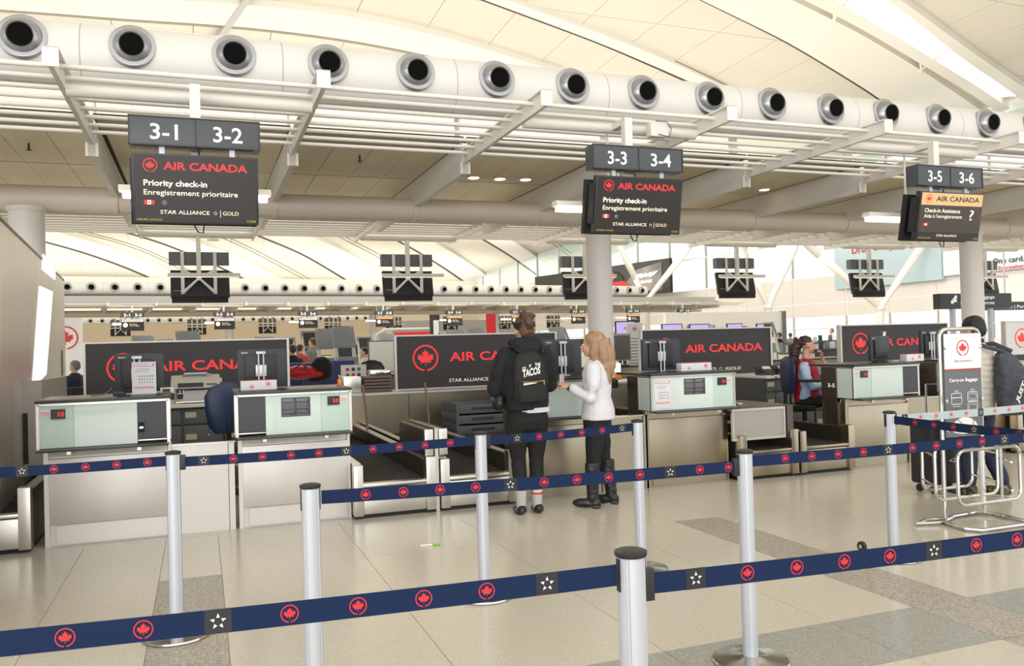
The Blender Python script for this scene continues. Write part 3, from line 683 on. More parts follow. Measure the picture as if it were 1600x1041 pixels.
# ---- monitors on T poles
def monitor(xc, y, z0, w, h, label, rz=0, pole=True, side=False):
    t = thing('counter_monitor', label, 'monitor', (xc, y, 1.156), rz); z0 -= 1.156
    MB().box(-w/2, w/2, -.01, .03, z0, z0+h, .008).build('housing', 'plastic_dark', t)
    MB().box(-w*.36, w*.28, -.035, -.008, z0+h*.12, z0+h*.86, .012).build('back_bulge', 'plastic_black', t)
    MB().box(-w*.47, w*.47, .03, .033, z0+.02, z0+h-.02).build('screen', 'screen_black', t)
    mb = MB(); text(mb, 'lenovo', (-w*.42, -.0115, z0+h-.035), .055); mb.build('maker_lettering', 'white_text', t)
    if pole:
        px = -.02
        for s in (-.016, .026): T1('pole', 'alu', t, [(px+s+.0, -.055, .0), (px+s, -.055, z0+h-.03)], .008, 10)
        MB().box(px-.035, px+.045, -.07, -.04, z0+h-.045, z0+h-.02, .003).build('pole_head', 'alu', t); MB().box(px-.04, px+.05, -.048, -.012, z0+.1, z0+.2, .003).build('mounting_plate', 'steel_light', t)
        MB().box(px-.05, px+.06, -.1, .0, 0, .008, .003).build('pole_base', 'steel', t)
    return t
monitor(-.49, 7.72, 1.17, .38, .325, 'black monitor seen from behind, poster card in front of it')
monitor(.51, 7.72, 1.165, .42, .34, 'black monitor seen from behind with white box at its foot')
monitor(3.42, 7.72, 1.15, .42, .37, 'black monitor between the two women')
monitor(4.56, 7.72, 1.165, .45, .33, 'black monitor seen from behind next to the coat')
monitor(7.42, 7.62, 1.17, .4, .29, 'black monitor turned sideways on the 3-5 counter', rz=.28, pole=False)
monitor(8.28, 7.7, 1.17, .3, .34, 'black monitor half hidden by the carry-on sign', pole=True)
t = thing('chrome_post', 'chrome upright post on the 3-5 counter top', 'post', (7.55, 7.68, 1.156)); T1('tube', 'chrome', t, [(7.55, 7.68, 1.156), (7.55, 7.68, 1.49)], .018, 14, world=True); MB().lathe([(.024, 1.485), (.026, 1.505), (.02, 1.51)], (7.55, 7.68, 0), 16).build('cap', 'chrome', t, world=True); MB().lathe([(.04, 1.156), (.04, 1.164)], (7.55, 7.68, 0), 16).build('foot', 'chrome', t, world=True)
t = thing('monitor_stand', 'black base of the sideways monitor', 'stand', (7.42, 7.62, 1.156)); MB().lathe([(.09, 0), (.09, .012), (.02, .02), (.018, .08)], n=16).build('foot', 'plastic_black', t)
# cards and brochure holders on the counters
t = thing('poster_card', 'white printed card standing on the leftmost counter', 'sign card', (-.445, 7.6, 1.156)); c = B('card', 'paper', t, (-.54, -.355, 7.596, 7.6, 1.157, 1.425), world=True); sheet(c, -.54, -.355, 7.5945, 1.157, 1.425); B('card_foot', 'glass_clear', t, (-.52, -.37, 7.6, 7.66, 1.156, 1.162), world=True)
for (x0, x1, lab) in ((.31, .605, 'white brochure box on the second counter'), (4.62, 4.98, 'white brochure box on the counter beside the coat'), (7.62, 7.88, 'white brochure box on the 3-5 counter')):
    t = thing('brochure_box', lab, 'box', ((x0+x1)/2, 7.5, 1.156)); y = 7.42
    B('box', 'paper', t, (x0, x1, y, y+.1, 1.157, 1.238), b=.003, world=True); B('lid_edge', 'red', t, (x0+.02, x1, y-.001, y+.1, 1.2385, 1.242), world=True)
    mb = MB(); logo(mb, (x1-.07, y, 1.205), .024, n=14); logo(mb, (x0+.09, y, 1.185), .018, n=14); mb.build('leaf_print', 'red', t, world=True)
# ---- small things on and behind the counters
t = thing('card_reader', 'small beige card reader behind the poster card', 'card reader', (-.27, 7.7, 1.156)); MB().box(-.33, -.22, 7.66, 7.74, 1.157, 1.2, .006).build('body', 'plastic_beige', t, world=True); MB().box(-.31, -.25, 7.655, 7.66, 1.165, 1.19).build('window', 'dark_text', t, world=True)
t = thing('cable_loop', 'grey cable loop lying on the leftmost counter', 'cable', (-.75, 7.6, 1.156)); T1('cable', 'plastic_grey', t, [(-.85, 7.6, 1.16), (-.76, 7.62, 1.165), (-.72, 7.65, 1.19), (-.70, 7.7, 1.22)], .004, 6, world=True); MB().box(-.69, -.6, 7.62, 7.72, 1.157, 1.185, .005).build('plug', 'plastic_dark', t, world=True)
t = thing('sanitiser_bottle', 'small orange bottle beside the second counter', 'bottle', (1.18, 7.7, 1.156)); MB().lathe([(.018, 0), (.019, .045), (.012, .055), (.006, .062), (.006, .08)], (0, 0, 0), 14).build('bottle', 'orange', t); MB().lathe([(.007, .08), (.007, .092)], n=10).build('pump', 'white_print', t)
def phone(x, y, z, label, rz=0):
    t = thing('desk_phone', label, 'telephone', (x, y, z), rz); MB().poly([(-.11, -.1, 0), (-.11, -.1, .03), (-.11, .08, .13), (-.11, .1, .13), (-.11, .1, 0)], (.22, 0, 0)).build('base', 'plastic_dark', t)
    MB().box(-.1, -.055, -.09, .09, .05, .09, .01).build('handset', 'plastic_black', t); MB().poly([(-.03, .0, .082), (.09, .0, .082), (.09, .06, .115), (-.03, .06, .115)], (0, -.004, .006)).build('display', 'screen_white', t)
    for i in range(3):
        for j in range(3): MB().box(-.02+i*.035, .005+i*.035, -.085+j*.027, -.067+j*.027, .036+j*.014, .046+j*.014).build('key', 'plastic_grey', t)
    return t
phone(7.58, 9.95, .936, 'left dark desk phone beside the seated agent', -.2); phone(7.86, 9.95, .936, 'right desk phone nearer the seated agent', -.2)
T = thing('phone_cord', 'dark phone cord hanging down the rear desk front', 'cord', (7.5, 9.6, .5)); T1('cord', 'plastic_black', T, [(7.5, 9.7, .94), (7.48, 9.58, .92), (7.46, 9.57, .7), (7.43, 9.58, .5), (7.46, 9.6, .48)], .008, 6, world=True)
t = thing('grey_tray', 'grey plastic tray lying behind the closed conveyor', 'tray', (6.5, 8.9, .48)); mb = MB(); mb.box(6.2, 7.0, 8.7, 9.3, .50, .55, .02); mb.build('tray', 'tray_grey', t, world=True); T1('tray_rim', 'tray_grey', t, [(6.2, 8.7, .56), (7.0, 8.7, .6), (7.0, 9.3, .56), (6.2, 9.3, .56), (6.2, 8.7, .56)], .02, 6, world=True); B('tray_rest', 'steel_dark', t, (6.3, 6.9, 8.8, 9.2, .476, .5), world=True)
# folded coat and trays behind the column
t = thing('folded_coat', 'grey coat with bright red lining thrown on the rear desk', 'coat', (4.15, 9.9, .936)); 
mb = MB(); mb.tube([(3.75, 9.9, 1.0), (3.85, 9.85, 1.12), (4.0, 9.82, 1.2), (4.2, 9.85, 1.22), (4.35, 9.9, 1.15)], [.07, .1, .1, .09, .07], 14); mb.build('sleeve', 'cloth_grey', t, world=True)
mb = MB(); mb.tube([(3.85, 9.78, 1.0), (4.0, 9.72, 1.06), (4.2, 9.7, 1.15), (4.4, 9.72, 1.2)], [.04, .045, .04, .035], 12); mb.build('lining', 'red_box', t, world=True); mb = MB(); mb.ell((4.3, 9.95, 1.27), .16, .1, .08); mb.build('hood', 'red_box', t, world=True)
MB().ell((4.05, 9.95, 1.0), .35, .16, .08).build('coat_body', 'cloth_grey', t, world=True)
t = thing('document_tray', 'brown stacked document trays under the folded coat', 'tray stack', (4.3, 9.5, .936)); 
for i in range(3): MB().box(4.0, 4.6, 9.62, 9.75, .937+i*.035, .965+i*.035, .004).build('tray', 'tray_brown', t, world=True)
t = thing('label_roll', 'dark ticket printer right of the column base', 'ticket printer', (4.05, 7.93, 0)); MB().box(3.98, 4.12, 7.86, 7.98, .99, 1.08, .01).build('body', 'plastic_black', t, world=True); MB().box(4.0, 4.08, 7.85, 7.86, 1.05, 1.1).build('display', 'plastic_dark', t, world=True); T1('support', 'plastic_black', t, [(4.05, 7.93, 0), (4.05, 7.93, 1.0)], .02, 8, world=True)
# baggage trays stacked by the spine wall
for i in range(3):
    z = .36+i*.13; t = thing('baggage_tray', ['grey luggage tub, bottom of the stack left of the woman in black', 'grey luggage tub, middle of the stack left of the woman in black', 'grey luggage tub, top of the stack left of the woman in black'][i], 'luggage tub', (3.35, 10.4, z), 0, 'stacked luggage tubs')
    x0, x1, y0, y1 = 2.98, 3.80, 10.05, 10.75
    mb = MB(); mb.rings([((x0+x1)/2, (y0+y1)/2, z, .0, .0)]) if False else None
    B('tub_floor', 'tray_grey', t, (x0+.06, x1-.06, y0+.06, y1-.06, z, z+.02), world=True)
    for (a, b_, c, d, e) in ((x0+.03, x1-.03, y0+.0, y0+.04, 0), (x0+.03, x1-.03, y1-.04, y1, 0), (x0, x0+.04, y0, y1, .03), (x1-.04, x1, y0, y1, .03)): MB().box(a, b_, c, d, z, z+.11+e, .012).build('tub_wall', 'tray_grey', t, world=True)
    MB().box(x0+.2, x0+.5, y0-.012, y0, z+.05, z+.08, .004).build('grip_slot', 'plastic_dark', t, world=True)
t = thing('tray_bench', 'low steel bench carrying the stacked luggage tubs', 'bench', (3.4, 10.4, 0)); B('bench_top', 'steel_dark', t, (2.8, 3.92, 9.95, 10.85, .31, .36), world=True); B('leg', 'steel_dark', t, (2.82, 2.9, 10, 10.1, 0, .31), world=True); B('leg', 'steel_dark', t, (3.82, 3.9, 10, 10.1, 0, .31), world=True); B('leg', 'steel_dark', t, (2.82, 2.9, 10.7, 10.8, 0, .31), world=True); B('leg', 'steel_dark', t, (3.82, 3.9, 10.7, 10.8, 0, .31), world=True)
# baggage tags hanging right of the 3-5 counter
t = thing('tag_dispenser', 'dark roll with yellow and white baggage tags hanging in a steel holder', 'tag holder', (8.0, 7.95, 0)); B('holder_panel', 'steel_dark', t, (7.86, 8.14, 7.9, 7.95, 0, 1.1), world=True); MB().ell((8.02, 7.86, 1.04), .09, .05, .035).build('roll', 'plastic_black', t, world=True)
T1('holder_ring', 'desk_white', t, [(8.02+.14*math.cos(a/16*2*pi), 7.88, 1.02+.07*math.sin(a/16*2*pi)) for a in range(17)], .012, 8, world=True); MB().box(7.93, 8.0, 7.84, 7.845, .88, .98).build('white_tag', 'paper', t, world=True); MB().box(7.9, 7.95, 7.84, 7.845, 1.0, 1.07).build('yellow_tag', 'yellow', t, world=True)
# ---- office chairs
def chair(x, y, label, rz=0, zs=.5, m='chair_blue'):
    t = thing('office_chair', label, 'chair', (x, y, 0), rz)
    mb = MB(); mb.ell((0, 0, zs), .235, .22, .045); mb.build('seat', 'plastic_black' if m == 'chair_blue' else m, t)
    mb = MB(); n = 20
    prof = [(.0, .205, zs+.17), (.0, .235, zs+.24), (.0, .245, zs+.40), (.0, .23, zs+.53), (.0, .17, zs+.62), (.0, .05, zs+.66)]
    rr = [(.12, .03), (.18, .04), (.21, .045), (.215, .04), (.165, .03), (.05, .012)]
    mb.rings([(0, -.22+.0*i, p[2], r[0], r[1]) for i, (p, r) in enumerate(zip(prof, rr))], 24); mb.build('backrest', m, t)
    T1('back_support', 'plastic_black', t, [(0, -.05, zs-.05), (0, -.22, zs-.03), (0, -.265, zs+.06), (0, -.25, zs+.3)], .022, 10)
    T1('gas_column', 'plastic_black', t, [(0, 0, .1), (0, 0, zs-.03)], .03, 14); MB().box(-.09, .09, -.1, .1, zs-.06, zs-.03, .01).build('tilt_box', 'plastic_black', t)
    for k in range(5):
        a = k*2*pi/5+.3; c = Vector((math.cos(a), math.sin(a), 0)); l = T1('leg', 'plastic_black', t, [Vector((0, 0, .12)), c*.28+Vector((0, 0, .075))], [.028, .018], 8); MB().ell(c*.28+Vector((0, 0, .028)), .028, .028, .028, 10, 6).build('caster', 'plastic_black', l)
    return t
chair(.2, 8.78, 'empty dark blue office chair between the two leftmost counters', rz=.15, zs=.53)
chair(7.42, 8.95, 'blue office chair the uniformed agent sits on', rz=-1.8, zs=.56)
chair(4.12, 8.75, 'blue office chair right behind the blond woman', rz=.6, zs=.46)
# ---- overhead counter signs
def screen_text(t, mbs, kind, y, w=.92, z0=2.5, z1=3.03):
    pass
def oversign(xc, n1, n2, kind, label):
    t = thing('counter_sign', label, 'sign', (xc, 7.0, 2.5))
    hw = .485; yf = 6.98
    B('hanger_post', 'white_paint', t, (xc-.04, xc+.04, 7.16, 7.24, 2.95, 3.66), world=True); B('hanger_arm', 'white_paint', t, (xc-.04, xc+.04, 7.24, 7.56, 3.6, 3.66), world=True)
    B('number_box', 'sign_grey', t, (xc-hw, xc+hw, yf, yf+.16, 3.105, 3.335), b=.004, world=True)
    B('number_frame', 'sign_frame', t, (xc-hw, xc+hw, yf-.006, yf, 3.105, 3.115), (xc-hw, xc+hw, yf-.006, yf, 3.325, 3.335), (xc-hw, xc-hw+.008, yf-.006, yf, 3.1, 3.33), (xc+hw-.008, xc+hw, yf-.006, yf, 3.1, 3.33), (xc-.004, xc+.004, yf-.006, yf, 3.1, 3.33), world=True)
    for n_, dx_, w_ in ((n1, -.33, .2), (n2, .13, .22)): mb = MB(); text(mb, n_, (xc+dx_, yf-.003, 3.155), w_, .125, bold=.012); mb.build('number_lettering', 'white_text', t, world=True)
    for s in (-.25, .27): B('bracket', 'alu', t, (xc+s-.02, xc+s+.02, 7.02, 7.06, 3.02, 3.11), world=True)
    T1('cable', 'plastic_black', t, [(xc+.02, 7.1, 3.1), (xc+.02, 7.1, 2.98)], .008, 6, world=True); T1('cable', 'plastic_black', t, [(xc-.03, 7.14, 2.52), (xc+.0, 7.14, 2.46), (xc+.04, 7.14, 2.45), (xc+.05, 7.14, 2.53)], .006, 6, world=True)
    # leaning front display and the back-to-back second display behind it
    tilt = Matrix.Translation((xc, 6.95, 3.035)) @ Matrix.Rotation(.19, 4, 'X')
    def tb(name, m, *q, b=0, par=t):
        mb = MB(); mb.T = tilt
        for k in q: mb.box(*k, b=b)
        return mb.build(name, m, par, world=True)
    H = .535
    d = tb('display', 'sign_frame', (-.465, .465, .0, .07, -H, 0), b=.004)
    tb('display_glass', 'screen_brown' if kind == 'g' else 'screen_black', (-.45, .45, -.003, 0, -H+.012, -.012), par=d)
    tb('rear_display', 'black', (-.49, .46, .16, .23, -H-.02, -.04), b=.004); tb('tie_bracket', 'black', (-.40, -.36, .07, .16, -.4, -.12), (.36, .40, .07, .16, -.4, -.12))
    tb('side_clip', 'plastic_black', (-.48, -.465, .02, .12, -.45, -.07)); 
    def tx(name, m, L):
        for q in L:
            mb = MB(); mb.T = tilt
            if q[0] == 'L': logo(mb, q[1], q[2])
            elif q[0] == 'S': star(mb, q[1], q[2])
            elif q[0] == 'Q': x0, x1, z0, z1 = q[1]; mb.add([(x0, -.0045-q[2], z0), (x1, -.0045-q[2], z0), (x1, -.0045-q[2], z1), (x0, -.0045-q[2], z1)], [(0, 1, 2, 3)], False)
            else: text(mb, q[0], (q[1], -.005, q[2]), q[3], q[4], bold=q[5] if len(q) > 5 else 0)
            mb.build(name, m, d, world=True)
    if kind == 'g':
        tx('header_band', 'screen_gold', [('Q', (-.45, .45, -.145, -.012), 0)]); tx('footer_band', 'screen_black', [('Q', (-.45, .45, -.52, -.445), 0)])
        tx('header_lettering', 'dark_text', [('AIR CANADA', -.24, -.10, .64, .055, .02)]); tx('red_mark', 'red_lit', [('L', (-.345, -.005, -.078), .05), ('Q', (-.39, -.32, -.375, -.345), 0)])
        tx('white_lettering', 'cream_text', [('Check-in Assistance', -.39, -.225, .52, .045, .008), ("Aide à l'enregistrement", -.39, -.285, .56, .042), ('?', .28, -.3, .06, .12), ('STAR ALLIANCE', -.18, -.49, .3, .025), ('Q', (-.367, -.343, -.37, -.35), .002)])
    else:
        tx('red_lettering', 'red_lit', [('L', (-.335, -.005, -.09), .052), ('AIR CANADA', -.24, -.118, .62, .06, .02), ('Q', (-.385, -.362, -.39, -.358), 0), ('Q', (-.335, -.312, -.39, -.358), 0)])
        mb = MB(); mb.T = tilt; logo(mb, (-.3485, -.006, -.374), .016, ring=False); mb.build('flag_leaf', 'red_lit', d, world=True)
        tx('white_lettering', 'cream_text', [('Priority check-in', -.385, -.245, .46, .046, .02), ('Enregistrement prioritaire', -.385, -.315, .69, .042, .004), ('STAR ALLIANCE', -.27, -.46, .36, .03), ('S', (.135, -.005, -.447), .016), ('Q', (-.362, -.335, -.39, -.358), 0)])
        tx('gold_lettering', 'gold_text', [('|', .17, -.465, .004, .045), ('GOLD', .19, -.46, .12, .03)])
        mb = MB(); mb.T = tilt; mb.add([(-.24+.02*math.cos(k*pi/8), -.0045, -.374+.02*math.sin(k*pi/8)) for k in range(16)], [tuple(range(16))], False); mb.build('round_mark', 'plastic_grey', d, world=True)
    tx('clock_lettering', 'clock_text', [('HEURE LOCALE', -.44, -.513, .18, .015), ('12:04', .375, -.513, .065, .018)])
    return t
oversign(0, '3-1', '3-2', 'b', 'hanging black sign 3-1 and 3-2, leftmost of the front signs')
oversign(MOD, '3-3', '3-4', 'b', 'hanging black sign 3-3 and 3-4 in front of the middle column')
oversign(2*MOD, '3-5', '3-6', 'g', 'hanging gold headed sign 3-5 and 3-6 at the right')
def lampfix(xc, y, z, label, ln=.61):
    t = thing('light_fixture', label, 'lamp', (xc, y, z+.1)); mb = MB(); mb.poly([(xc-ln, y-.07, z+.05), (xc-ln, y-.05, z+.1), (xc-ln, y+.05, z+.1), (xc-ln, y+.07, z+.05)], (2*ln, 0, 0)); mb.build('housing', 'white_paint', t, world=True)
    B('tube_light', 'lamp', t, (xc-ln+.03, xc+ln-.03, y-.05, y+.05, z, z+.049), world=True); T1('hanger', 'white_paint', t, [(xc, y, z+.1), (xc, y, 3.72)], .012, 8, world=True); return t
lampfix(0, 7.62, 2.8, 'lit white light fixture behind the 3-1 sign'); lampfix(MOD, 7.62, 2.8, 'lit white light fixture left of the 3-3 sign'); lampfix(2*MOD, 7.62, 2.8, 'lit white light fixture left of the 3-5 sign')
# signs on the far side of the canopy seen from behind
def backsign(xc, label):
    y = 16.3; t = thing('rear_sign', label, 'sign', (xc, y, 2.45)); B('hanger_post', 'white_paint', t, (xc-.04, xc+.04, y-.04, y+.04, 2.8, 3.64), world=True)
    B('number_box', 'plastic_grey', t, (xc-.51, xc+.53, y+.06, y+.22, 3.09, 3.33), b=.01, world=True)
    mb = MB(); mb.T = Matrix.Translation((xc, y+.12, 3.0)) @ Matrix.Rotation(-.19, 4, 'X'); mb.box(-.49, .53, 0, .08, -.52, 0, .01); d = mb.build('display', 'plastic_black', t, world=True)
    mb = MB(); mb.T = Matrix.Translation((xc, y+.1, 2.95)) @ Matrix.Rotation(-.19, 4, 'X'); mb.box(-.47, .5, 0, .08, -.56, -.44, .01); mb.build('display_foot', 'black', t, world=True)
    mb = MB(); mb.box(xc-.44, xc-.31, y+.045, y+.05, 2.55, 2.62); mb.build('rating_plate', 'lamp_warm' if False else 'plate_cream', t, world=True)
    for s in (-.28, .28): B('strap', 'white_paint', t, (xc+s-.03, xc+s+.03, y+.0, y+.02, 2.55, 3.33), world=True)
    for s in (-.28, .28): T1('brace', 'white_paint', t, [(xc+s, y-.01, 2.57), (xc, y-.02, 2.84), (xc+s, y-.01, 2.99)], .03, 6, world=True)
    l = B('light_bar', 'white_paint', t, (xc-.53, xc+.72, y-.1, y-.03, 2.86, 2.93), b=.008, world=True); B('tube_light', 'lamp_low', l, (xc-.5, xc+.69, y-.085, y-.045, 2.852, 2.86), world=True); return t
for k, lab in enumerate(('rear of a hanging sign left of centre, straight below the 3-2 sign', 'rear of a hanging sign left of the middle column', 'rear of a hanging sign half hidden by the middle column', 'rear of a hanging sign above the third dark board', 'rear of a hanging sign before the light blue billboard', 'rear of a hanging sign half hidden by the right column')):
    backsign(MOD*k-.04*k, lab)
# small ceiling pieces: recessed lamps, sprinklers, camera
for i, (px, py) in enumerate(((740, 276), (781, 278), (821, 279), (1194, 295))):
    p = onz(px, py, 3.87); t = thing('recessed_lamp', ['round recessed ceiling lamp, leftmost of three', 'round recessed ceiling lamp, middle of three', 'round recessed ceiling lamp, right of three', 'single round recessed ceiling lamp right of the 3-4 sign'][i], 'lamp', (p.x, p.y, 3.85)); MB().lathe([(.085, 0), (.095, .0), (.1, .018), (.085, .018)], n=24).build('trim_ring', 'white_paint', t); MB().lathe([(.078, -.004), (.078, .002)], n=24).build('lens', 'lamp_warm', t)
for i, (px, py) in enumerate(((562, 252), (45, 234))):
    p = onz(px, py, 3.8); t = thing('sprinkler', ['small dark sprinkler head above the centre bay', 'small dark sprinkler head above the left bay'][i], 'sprinkler', (p.x, p.y, 3.8)); T1('stem', 'plastic_dark', t, [(0, 0, .0), (0, 0, .07)], .012, 8); MB().lathe([(.03, -.006), (.03, 0)], n=10).build('deflector', 'plastic_dark', t)
p = ony(333, 372, 17.2); t = thing('ceiling_speaker', 'white cylinder hanging right of the leftmost rear sign', 'speaker', p); MB().lathe([(.09, 0), (.12, -.03), (.12, -.05), (.09, -.05)], n=20).build('rim', 'white_paint', t); T1('body', 'white_paint', t, [(0, 0, 0), (0, 0, .28)], .085, 16)
p = ony(1027, 213, 7.3); t = thing('ceiling_camera', 'small white box with a looped cable above the 3-4 sign', 'camera', (p.x, p.y, 3.52)); MB().box(-.1, .1, -.05, .05, 0, .14, .01).build('box', 'white_paint', t); T1('cable', 'seat_blue', t, [(-.02, -.06, .02), (.1, -.06, .0), (.13, -.06, .08), (.08, -.06, .15), (-.05, -.06, .15)], .004, 6)
# ================================================================== QUEUE BARRIERS
def pole_profile(r, n=72):
    out = []
    for k in range(n):
        a = 2*pi*k/n; q = min(abs(((a-pi/4) % (pi/2))), pi/2-abs(((a-pi/4) % (pi/2)))); out.append((r-(.004 if q < .1 else 0), a))
    return out
def stanchion(x, y, label, rz=0, h=.975, caster=False):
    t = thing('queue_stanchion', label, 'barrier post', (x, y, 0), rz, None)
    MB().lathe([(.17, 0), (.175, .006), (.17, .014), (.1, .022), (.05, .026), (.04, .03)], n=40).build('base', 'chrome', t)
    p = pole_profile(.035); n = len(p); vs = [(r*math.cos(a), r*math.sin(a), z) for z in (.028, h-.012) for r, a in p]
    MB().add(vs, [(k, (k+1) % n, (k+1) % n+n, k+n) for k in range(n)]).build('pole', 'alu', t)
    MB().lathe([(.038, h-.016), (.041, h-.012), (.041, h-.003), (.034, h), (.012, h+.004)], n=28).build('cap', 'plastic_black', t)
    for k in range(3):
        a = (0, pi/2, pi)[k]; c = Vector((math.cos(a), math.sin(a), 0)); mb = MB(); mb.T = Matrix.Rotation(a, 4, 'Z'); mb.box(.0325, .0375, -.008, .008, h-.1, h-.02); mb.build('belt_slot', 'plastic_black', t)
    return t
ST = dict(A=(-.15, 4.78), B=(.385, 3.31), C=(1.545, 4.72), D=(2.655, 4.82), E=(2.345, 3.25), F=(.995, 1.86), G=(4.28, 4.33))
SL = dict(A='queue post standing on the left granite strip', B='queue post left of centre cut by the lower frame edge', C='queue post directly left of the woman in black', D='queue post right of the blond woman\'s boots', E='queue post with its round base at the bottom edge right of centre', F='nearest queue post, bottom centre with a dark cap', G='queue post left of the carry-on luggage sizer')
stn = {k: stanchion(v[0], v[1], SL[k], 0) for k, v in ST.items()}
def belt(p0, p1, label, first, m='belt_navy', order=0, sp=.151, clip=None, sag=.006, d0=.04, d1=.04):
    """p0, p1: webbing centre at the ends; first: distance of the first mark from p0, order: how many marks since the last star tile"""
    p0 = Vector(p0); p1 = Vector(p1); d = (p1-p0); L = d.length; u = d.normalized(); nrm = Vector((u.y, -u.x, 0)).normalized()
    if nrm.dot(EYE-p0) < 0: nrm = -nrm
    t = thing('barrier_belt', label, 'belt', ((p0+p1)/2)); N = 16; hh = .0265; w = []
    P = lambda s, dz=0, off=0: p0+u*s+Vector((0, 0, dz-sag*4*(s/L)*(1-s/L)))+nrm*off
    vs = []; fs = []
    for i in range(N+1):
        s = L*i/N; vs += [P(s, -hh, .0007), P(s, hh, .0007), P(s, hh, -.0007), P(s, -hh, -.0007)]
    for i in range(N):
        for k in range(4): fs.append((4*i+k, 4*i+(k+1) % 4, 4*i+4+(k+1) % 4, 4*i+4+k))
    MB().add(vs, fs, False).build('webbing', m, t, world=True)
    s = first; k = order; uz = Vector((0, 0, 1)); right = u if (rt.dot(u) > 0) else -u
    while s < L-.035:
        if s > .03:
            R = MB(); Sx = MB(); Wt = MB()
            for side in (1, -1):
                rr = right*side
                if k % 5 == 0:
                    c = P(s); a = c-rr*.028; b = c+rr*.028
                    Sx.add([v+nrm*.0012*side for v in (a-uz*.0265, b-uz*.0265, b+uz*.0265, a+uz*.0265)], [(0, 1, 2, 3)], False)
                    star(Wt, c, .018, rr, uz, nrm*.0016*side)
                else: logo(R, P(s), .020, rr, uz, nrm*.0012*side, n=18, leaf=.68)
            if k % 5 == 0: Wt.build('star_print', 'white_print', Sx.build('star_tile', 'tile_black', t, world=True), world=True)
            else: R.build('leaf_print', 'red', t, world=True)
        s += sp; k += 1
    for which, e, sgn in ((0, p0, 1), (1, p1, -1)):
        if clip == which:
            mb = MB(); a = math.atan2(u.y, u.x); mb.T = Matrix.Translation(e) @ Matrix.Rotation(a, 4, 'Z'); mb.box(-.012*sgn, .02*sgn, -.009, .009, -.042, .038, .003); mb.build('end_clip', 'plastic_black', t, world=True)
    return t
def at(k, px, py, side):   # webbing end on the near/far side of a post
    x, y = ST[k]; p = ony(px, py, y); return p
eA = ony(262, 718, 4.78); eA2 = ony(290, 717, 4.78)
zA = .925
def seg(p, q, cut0=.042, cut1=.042):
    p = Vector(p); q = Vector(q); d = (q-p).normalized(); return p+d*cut0, q-d*cut1
def post(k, z): return Vector((ST[k][0], ST[k][1], z))
lft = onz(0, 737, .915); d = (lft-post('A', .925)); lft = post('A', .925)+d*1.6
a, b = seg(post('A', .925), lft, .038, 0); belt(a, b, 'navy barrier belt with red leaves running off the left edge from the left strip post', .09, order=1)
a, b = seg(post('A', .915), post('C', .925)); belt(a, b, 'navy barrier belt in front of the second counter and conveyor', .11, order=0, clip=0)
a, b = seg(post('C', .92), post('D', .93)); belt(a, b, 'navy barrier belt across the two women\'s hips', .2, order=0, clip=0)
a, b = seg(post('B', .92), post('E', .9)); belt(a, b, 'navy barrier belt across the women\'s shins in the middle ground', .02, order=0, clip=1)
r1 = onz(1600, 682, .93); d = r1-post('E', .93); r1 = post('E', .93)+d*1.25
a, b = seg(post('E', .92), r1, .042, 0); belt(a, b, 'long navy barrier belt from the right foreground post past the luggage sizer', .03, order=0)
l2 = onz(0, 1008, .91); d = l2-post('F', .91); l2 = post('F', .915)+Vector((d.x, d.y, 0))*1.2
a, b = seg(post('F', .915), l2, .04, 0); belt(a, b, 'nearest navy barrier belt crossing the lower left of the picture', .03, order=4)
r2 = onz(1600, 832, .9); d = r2-post('F', .885); r2 = post('F', .885)+Vector((d.x, d.y, 0))*1.2
a, b = seg(post('F', .885), r2, .04, 0); belt(a, b, 'nearest navy barrier belt crossing the lower right of the picture', .14, order=0, clip=0)
r3 = onz(1600, 678, .92); d = r3-post('G', .92); r3 = post('G', .92)+Vector((d.x, d.y, 0))*1.3
a, b = seg(post('G', .92), r3, .042, 0); belt(a, b, 'navy barrier belt dropping right from the post beside the sizer', .03, order=1)
r4 = onz(1600, 637, .92); d = r4-post('G', .92); r4 = post('G', .92)+Vector((d.x, d.y, 0))*1.3
a, b = seg(post('G', .92), r4, .042, 0); belt(a, b, 'pale grey barrier belt across the carry-on sign', .1, m='belt_pale', order=0, clip=0)
# pen and stray caster on the floor
p = onz(672, 853); q0 = onz(657, 854); q1 = onz(688, 852); t = thing('pen', 'white pen with a green cap lying on the floor', 'pen', (p.x, p.y, 0)); m_ = q0.lerp(q1, .6)
zz = Vector((0, 0, .006)); T1('barrel', 'white_print', t, [q0+zz, m_+zz], .006, 8, world=True); T1('cap', 'green', t, [m_+zz, q1+zz], .0065, 8, world=True)
p = onz(1347, 862); t = thing('caster_wheel', 'small black wheel on the floor behind the nearest right belt', 'wheel', (p.x, p.y, 0)); T1('tyre', 'plastic_black', t, [(-.012, 0, .035), (.012, 0, .035)], .034, 20); T1('hub', 'chrome', t, [(-.014, 0, .035), (.014, 0, .035)], .014, 12)
# ---- carry-on baggage sign with tube sizer
t = thing('baggage_sizer', 'chrome tube luggage sizer with tall grey carry-on baggage sign', 'luggage sizer', (5.6, 4.95, 0))
def hoop(x0, x1, y, z0, z1, r=.013, c=.07, name='hoop'):
    P = []
    for cx, cz, a0 in ((x1-c, z1-c, 0), (x0+c, z1-c, pi/2), (x0+c, z0+c, pi), (x1-c, z0+c, 1.5*pi)):
        for k in range(5): a = a0+k*pi/8; P.append((cx+c*math.cos(a), y, cz+c*math.sin(a)))
    P.append(P[0]); return T1(name, 'chrome', t, P, r, 8, world=True)
h1 = hoop(5.34, 5.99, 4.75, .17, .585); T1('hoop_bar', 'chrome', h1, [(5.58, 4.75, .18), (5.58, 4.75, .58)], .011, 8, world=True); T1('hoop_bar', 'chrome', h1, [(5.79, 4.75, .18), (5.79, 4.75, .58)], .011, 8, world=True)
